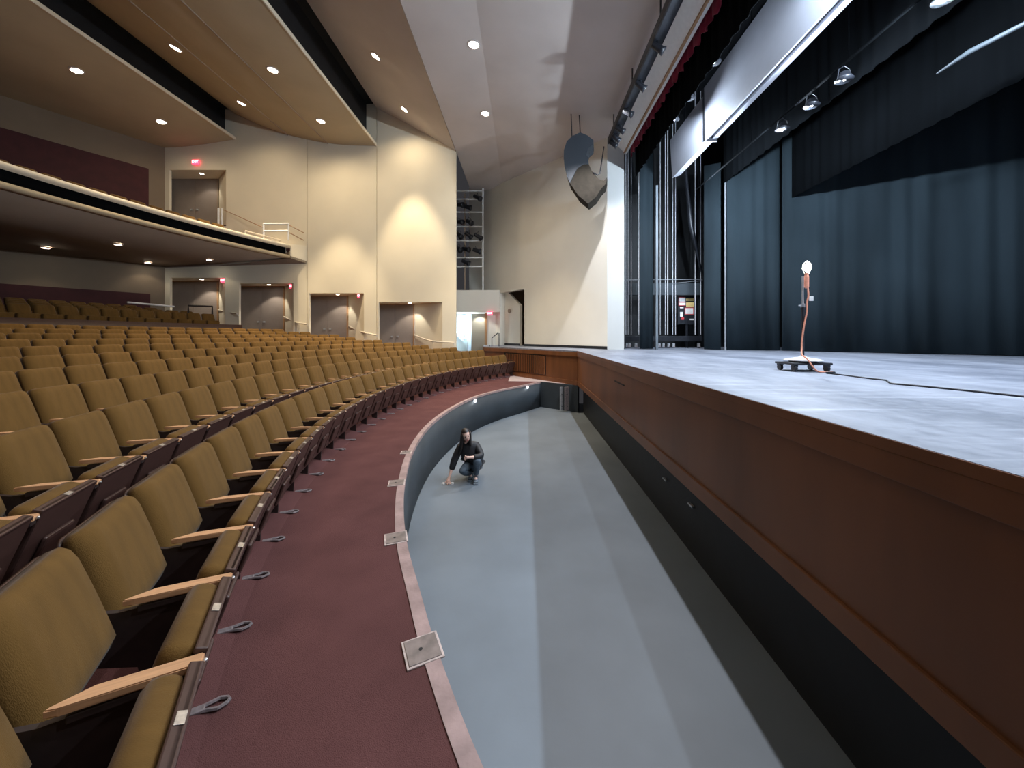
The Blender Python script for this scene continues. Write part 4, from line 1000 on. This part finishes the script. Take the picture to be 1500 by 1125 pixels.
cp = [(0.055, -0.02, 1.22), (0.06, -0.03, 1.10), (0.04, -0.03, 1.0), (0.03, -0.035, 0.85), (-0.0, -0.035, 0.70), (-0.03, -0.035, 0.5), (-0.045, -0.04, 0.35), (-0.085, -0.10, 0.24), (-0.09, -0.20, 0.19), (-0.06, -0.25, 0.10), (0.0, -0.27, 0.02), (0.10, -0.28, 0.010), (0.22, -0.28, 0.010)]
cv = [Vector(v) for v in cp]
sm = []
for i in range(len(cv) - 1):
    p0, p1, p2, p3 = cv[max(i - 1, 0)], cv[i], cv[i + 1], cv[min(i + 2, len(cv) - 1)]
    for j in range(5):
        q = j / 5; sm.append(0.5 * ((2 * p1) + (p2 - p0) * q + (2 * p0 - 5 * p1 + 4 * p2 - p3) * q * q + (3 * p1 - p0 - 3 * p2 + p3) * q ** 3))
sm.append(cv[-1])
bm = B(); tube(bm, sm, 0.011, 8); obj('power_cord', bm, 'orange', t, True)
bm = B(); box(bm, 0.07, 0.13, -0.035, -0.025, 1.02, 1.09); obj('paper_tag', bm, 'paper', t)
def deck(u, v):
    y = (H - HS) / (v - V0) * F; return ((u - U0) / F * y, y, HS + 0.010)
bm = B()
pts = [(gx + .22, gy - .28, HS + .012)] + [deck(u, v) for u, v in ((1216, 548), (1240, 551), (1270, 555), (1298, 558), (1305, 563), (1360, 568), (1430, 575), (1500, 582.5), (1620, 596))]
tube(bm, pts, 0.009, 8)
p = pts[1]; box(bm, p[0] - .05, p[0] + .06, p[1] - .02, p[1] + .02, HS + .003, HS + .035, bev=0.008)
tag(obj('extension_cable', bm, 'blackmetal', None, True), 'thin black extension cable trailing across the stage floor', 'cable')

# ------------------------------------------------------------------ crouching person in the pit
PX, PY = -0.965, 6.86
person = thing('person', 'person with long dark hair, black jacket and jeans crouching in the pit, hand on floor', 'person', (PX, PY, PD))
def skin_obj(name, verts, edges, m, parent, root=0, sub=2):
    me = bpy.data.meshes.new(name); me.from_pydata([v[:3] for v in verts], edges, []); me.materials.append(M[m])
    o = bpy.data.objects.new(name, me); C.objects.link(o); o.parent = parent
    md = o.modifiers.new('skin', 'SKIN'); md.use_smooth_shade = True
    sd = o.modifiers.new('sub', 'SUBSURF'); sd.levels = sub; sd.render_levels = sub
    if not me.skin_vertices: 
        o.modifiers.remove(md); md = o.modifiers.new('skin', 'SKIN'); o.modifiers.move(1, 0)
    return o, me
def skinned(name, chains, m, parent, sub=2, root='root'):
    """chains: list of lists of (key, x, y, z, r) or key strings already defined; connected in order"""
    idx = {}; V = []; E = []; Rr = []
    for ch in chains:
        prev = None
        for it in ch:
            if isinstance(it, str): k = it
            else:
                k = it[0]; idx[k] = len(V); V.append(it[1:4]); r = it[4]; Rr.append(r if isinstance(r, tuple) else (r, r))
            if prev is not None: E.append((idx[prev], idx[k]))
            prev = k
    me = bpy.data.meshes.new(name); me.from_pydata(V, E, []); me.materials.append(M[m])
    o = bpy.data.objects.new(name, me); C.objects.link(o); o.parent = parent
    o.modifiers.new('skin', 'SKIN'); o.modifiers['skin'].use_smooth_shade = True
    if not me.skin_vertices: me.attributes  # layer is made with the modifier below
    bpy.context.view_layer.objects.active = o
    lay = me.skin_vertices[0].data if me.skin_vertices else None
    if lay is None:
        bm = B(); bm.from_mesh(me); sl = bm.verts.layers.skin.verify(); bm.to_mesh(me); bm.free(); lay = me.skin_vertices[0].data
    for i, r in enumerate(Rr):
        lay[i].radius = r; lay[i].use_root = (i == idx.get(root, 0))
    sd = o.modifiers.new('sub', 'SUBSURF'); sd.levels = sub; sd.render_levels = sub
    return o
# person's own frame: x right in the photo, y away from camera, z up
body = [
    [('root', 0.02, 0.12, 0.30, 0.12), ('belly', -0.01, 0.05, 0.42, 0.105), ('chest', -0.06, -0.02, 0.58, 0.115), ('neckb', -0.085, -0.05, 0.70, 0.05), ('neck', -0.095, -0.09, 0.755, 0.045)],
    ['chest', ('shR', -0.20, -0.03, 0.62, 0.055), ('elR', -0.31, -0.10, 0.36, 0.038), ('wrR', -0.365, -0.18, 0.125, 0.024), ('paR', -0.385, -0.20, 0.07, (0.022, 0.034))],
    ['paR', ('iR1', -0.405, -0.225, 0.035, 0.009), ('iR2', -0.415, -0.245, 0.012, 0.008)],
    ['paR', ('mR1', -0.385, -0.23, 0.035, 0.009), ('mR2', -0.388, -0.255, 0.011, 0.008)],
    ['paR', ('rR1', -0.365, -0.225, 0.034, 0.009), ('rR2', -0.360, -0.248, 0.011, 0.008)],
    ['paR', ('pR1', -0.350, -0.21, 0.035, 0.008), ('pR2', -0.338, -0.228, 0.011, 0.007)],
    ['paR', ('tR1', -0.420, -0.195, 0.05, 0.011), ('tR2', -0.445, -0.205, 0.018, 0.009)],
    ['chest', ('shL', 0.09, 0.02, 0.62, 0.055), ('elL', 0.20, -0.12, 0.46, 0.038), ('wrL', 0.02, -0.28, 0.50, 0.024), ('paL', -0.03, -0.31, 0.505, (0.020, 0.032))],
    ['paL', ('iL1', -0.065, -0.325, 0.525, 0.009), ('iL2', -0.085, -0.325, 0.505, 0.008)],
    ['paL', ('mL1', -0.068, -0.33, 0.508, 0.009), ('mL2', -0.085, -0.33, 0.485, 0.008)],
    ['paL', ('rL1', -0.066, -0.328, 0.490, 0.009), ('rL2', -0.080, -0.325, 0.468, 0.008)],
    ['paL', ('pL1', -0.058, -0.322, 0.474, 0.008), ('pL2', -0.070, -0.318, 0.455, 0.007)],
    ['paL', ('tL1', -0.045, -0.335, 0.535, 0.011), ('tL2', -0.068, -0.345, 0.548, 0.009)],
    ['root', ('hpL', 0.09, 0.10, 0.27, 0.085), ('knL', 0.13, -0.24, 0.43, 0.055), ('anL', 0.09, -0.08, 0.09, 0.036), ('toL', 0.10, -0.20, 0.035, 0.03)],
    ['root', ('hpR', -0.05, 0.08, 0.27, 0.085), ('knR', -0.14, -0.25, 0.24, 0.055), ('anR', -0.02, 0.06, 0.09, 0.036), ('toR', -0.01, -0.04, 0.035, 0.03)],
]
bodyo = skinned('body', body, 'skin', person, 2)
# head (kept continuous look: joined onto the neck)
hd = bpy.data.objects.new('head', None)
bm = B()
bmesh.ops.create_uvsphere(bm, u_segments=24, v_segments=18, radius=1.0)
for v in bm.verts:
    x, y, z = v.co
    jaw = 1.0 - 0.28 * max(0, -z) ** 1.3
    X = x * 0.072 * jaw; Y = y * 0.088 * (1 - 0.08 * max(0, -z)); Z = z * 0.112
    if y < -0.6:   # face relief
        if abs(x) < 0.2 and -0.35 < z < 0.2: Y -= 0.018 * (1 - abs(x) / 0.2) * (1 - abs(z + 0.15) / 0.4)
        if 0.15 < abs(x) < 0.5 and 0.0 < z < 0.28: Y += 0.009
        if abs(x) < 0.25 and -0.95 < z < -0.7: Y -= 0.006
    v.co = (X, Y, Z)
HM = Matrix.Translation((-0.075, -0.14, 0.845)) @ Matrix.Rotation(math.radians(18), 4, 'Z') @ Matrix.Rotation(math.radians(8), 4, 'X') @ Matrix.Rotation(math.radians(-14), 4, 'Y')
for s in (-1, 1):
    r = bmesh.ops.create_uvsphere(bm, u_segments=8, v_segments=6, radius=0.018); bmesh.ops.transform(bm, matrix=Matrix.Translation((s * 0.072, 0.005, -0.01)) @ Matrix.Diagonal((0.4, 0.8, 1.5, 1)), verts=r['verts'])
bmesh.ops.transform(bm, matrix=HM, verts=bm.verts[:])
obj('head', bm, 'skin', person, True)
for s, nm in ((-1, 'eye'), (1, 'eye')):
    bm = B(); bmesh.ops.create_uvsphere(bm, u_segments=10, v_segments=8, radius=0.010); bmesh.ops.transform(bm, matrix=HM @ Matrix.Translation((s * 0.028, -0.073, 0.012)), verts=bm.verts[:]); obj(nm, bm, 'hair', person, True)
bm = B(); bmesh.ops.create_uvsphere(bm, u_segments=12, v_segments=8, radius=1); bmesh.ops.transform(bm, matrix=HM @ Matrix.Translation((0, -0.078, -0.058)) @ Matrix.Diagonal((0.022, 0.010, 0.008, 1)), verts=bm.verts[:]); obj('mouth', bm, 'lip', person, True)
# hair: cap + long locks
bm = B(); bmesh.ops.create_uvsphere(bm, u_segments=24, v_segments=16, radius=1)
for v in bm.verts:
    x, y, z = v.co; v.co = (x * 0.086, y * 0.100 + 0.016, z * 0.122 + 0.012)
dele = [v for v in bm.verts if v.co.y < -0.035 and v.co.z < 0.070 and abs(v.co.x) < 0.074]
bmesh.ops.delete(bm, geom=dele, context='VERTS')
dele = [v for v in bm.verts if v.co.z < -0.08]; bmesh.ops.delete(bm, geom=dele, context='VERTS')
bmesh.ops.transform(bm, matrix=HM, verts=bm.verts[:])
for k in range(15):
    a = PI * (-0.18 + 1.36 * k / 14)      # from right side round the back to the left
    p = Vector((0.076 * math.cos(a), 0.082 * math.sin(a) + 0.01, 0.02)); q0 = HM @ p
    dn = 0.22 + (0.13 if math.cos(a) < -0.2 else 0.0)
    q1 = q0 + Vector((0.012 * math.cos(a) - .01, 0.02, -dn * .5)); q2 = q0 + Vector((0.02 * math.cos(a) - 0.03 * (math.cos(a) < 0), 0.0, -dn))
    tube(bm, [q0 + Vector((0, 0, .03)), q0, q1, q2], [0.016, 0.024, 0.024, 0.006], 8)
obj('hair', bm, 'hair', person, True)
# clothes
skinned('jacket', [
    [('root', 0.015, 0.12, 0.33, 0.150), ('belly', -0.01, 0.06, 0.43, 0.140), ('chest', -0.06, -0.01, 0.58, 0.138), ('coll', -0.085, -0.045, 0.695, 0.065)],
    ['chest', ('shR', -0.20, -0.03, 0.61, 0.085), ('elR', -0.30, -0.09, 0.38, 0.068), ('cfR', -0.342, -0.14, 0.215, 0.056)],
    ['chest', ('shL', 0.09, 0.02, 0.61, 0.085), ('elL', 0.20, -0.11, 0.46, 0.070), ('cfL', 0.06, -0.25, 0.49, 0.050)],
    ['root', ('hem', 0.04, 0.17, 0.22, 0.12)]], 'jacket', person)
skinned('trousers', [
    [('root', 0.02, 0.14, 0.28, 0.125), ('hpL', 0.09, 0.10, 0.27, 0.095), ('knL', 0.135, -0.235, 0.43, 0.070), ('shL', 0.115, -0.16, 0.26, 0.058), ('anL', 0.09, -0.085, 0.12, 0.055)],
    ['root', ('hpR', -0.05, 0.08, 0.27, 0.095), ('knR', -0.14, -0.245, 0.24, 0.070), ('shR', -0.08, -0.09, 0.16, 0.058), ('anR', -0.02, 0.05, 0.11, 0.052)]], 'jeans', person)
for nm, x, y, rz in (('shoe', 0.095, -0.13, 0.1), ('shoe', -0.015, 0.01, 0.0)):
    bm = B(); T = Matrix.Translation((x, y, 0)) @ Matrix.Rotation(rz, 4, 'Z')
    box(bm, -0.045, 0.045, -0.13, 0.13, 0.0, 0.028, T, bev=0.012); box(bm, -0.040, 0.040, -0.11, 0.12, 0.02, 0.075, T, bev=0.028); box(bm, -0.038, 0.038, 0.0, 0.12, 0.05, 0.12, T, bev=0.02)
    obj(nm, bm, 'shoe', person, True)
# small white things on the floor by the hand
for dx, dy, lb in ((-0.47, -0.21, 'small white tape roll on the pit floor left of the hand'), (-0.31, -0.19, 'small white tape roll on the pit floor right of the hand')):
    bm = B()
    for k in range(16):
        a0, a1 = 2 * PI * k / 16, 2 * PI * (k + 1) / 16; r0, r1 = 0.012, 0.026
        prism(bm, [(r0 * math.cos(a0), r0 * math.sin(a0), 0), (r1 * math.cos(a0), r1 * math.sin(a0), 0), (r1 * math.cos(a1), r1 * math.sin(a1), 0), (r0 * math.cos(a1), r0 * math.sin(a1), 0)], (0, 0, 0.024))
    tag(obj('tape_roll', bm, 'paper', None, loc=(PX + dx, PY + dy, PD + 0.0)), lb, 'tape')
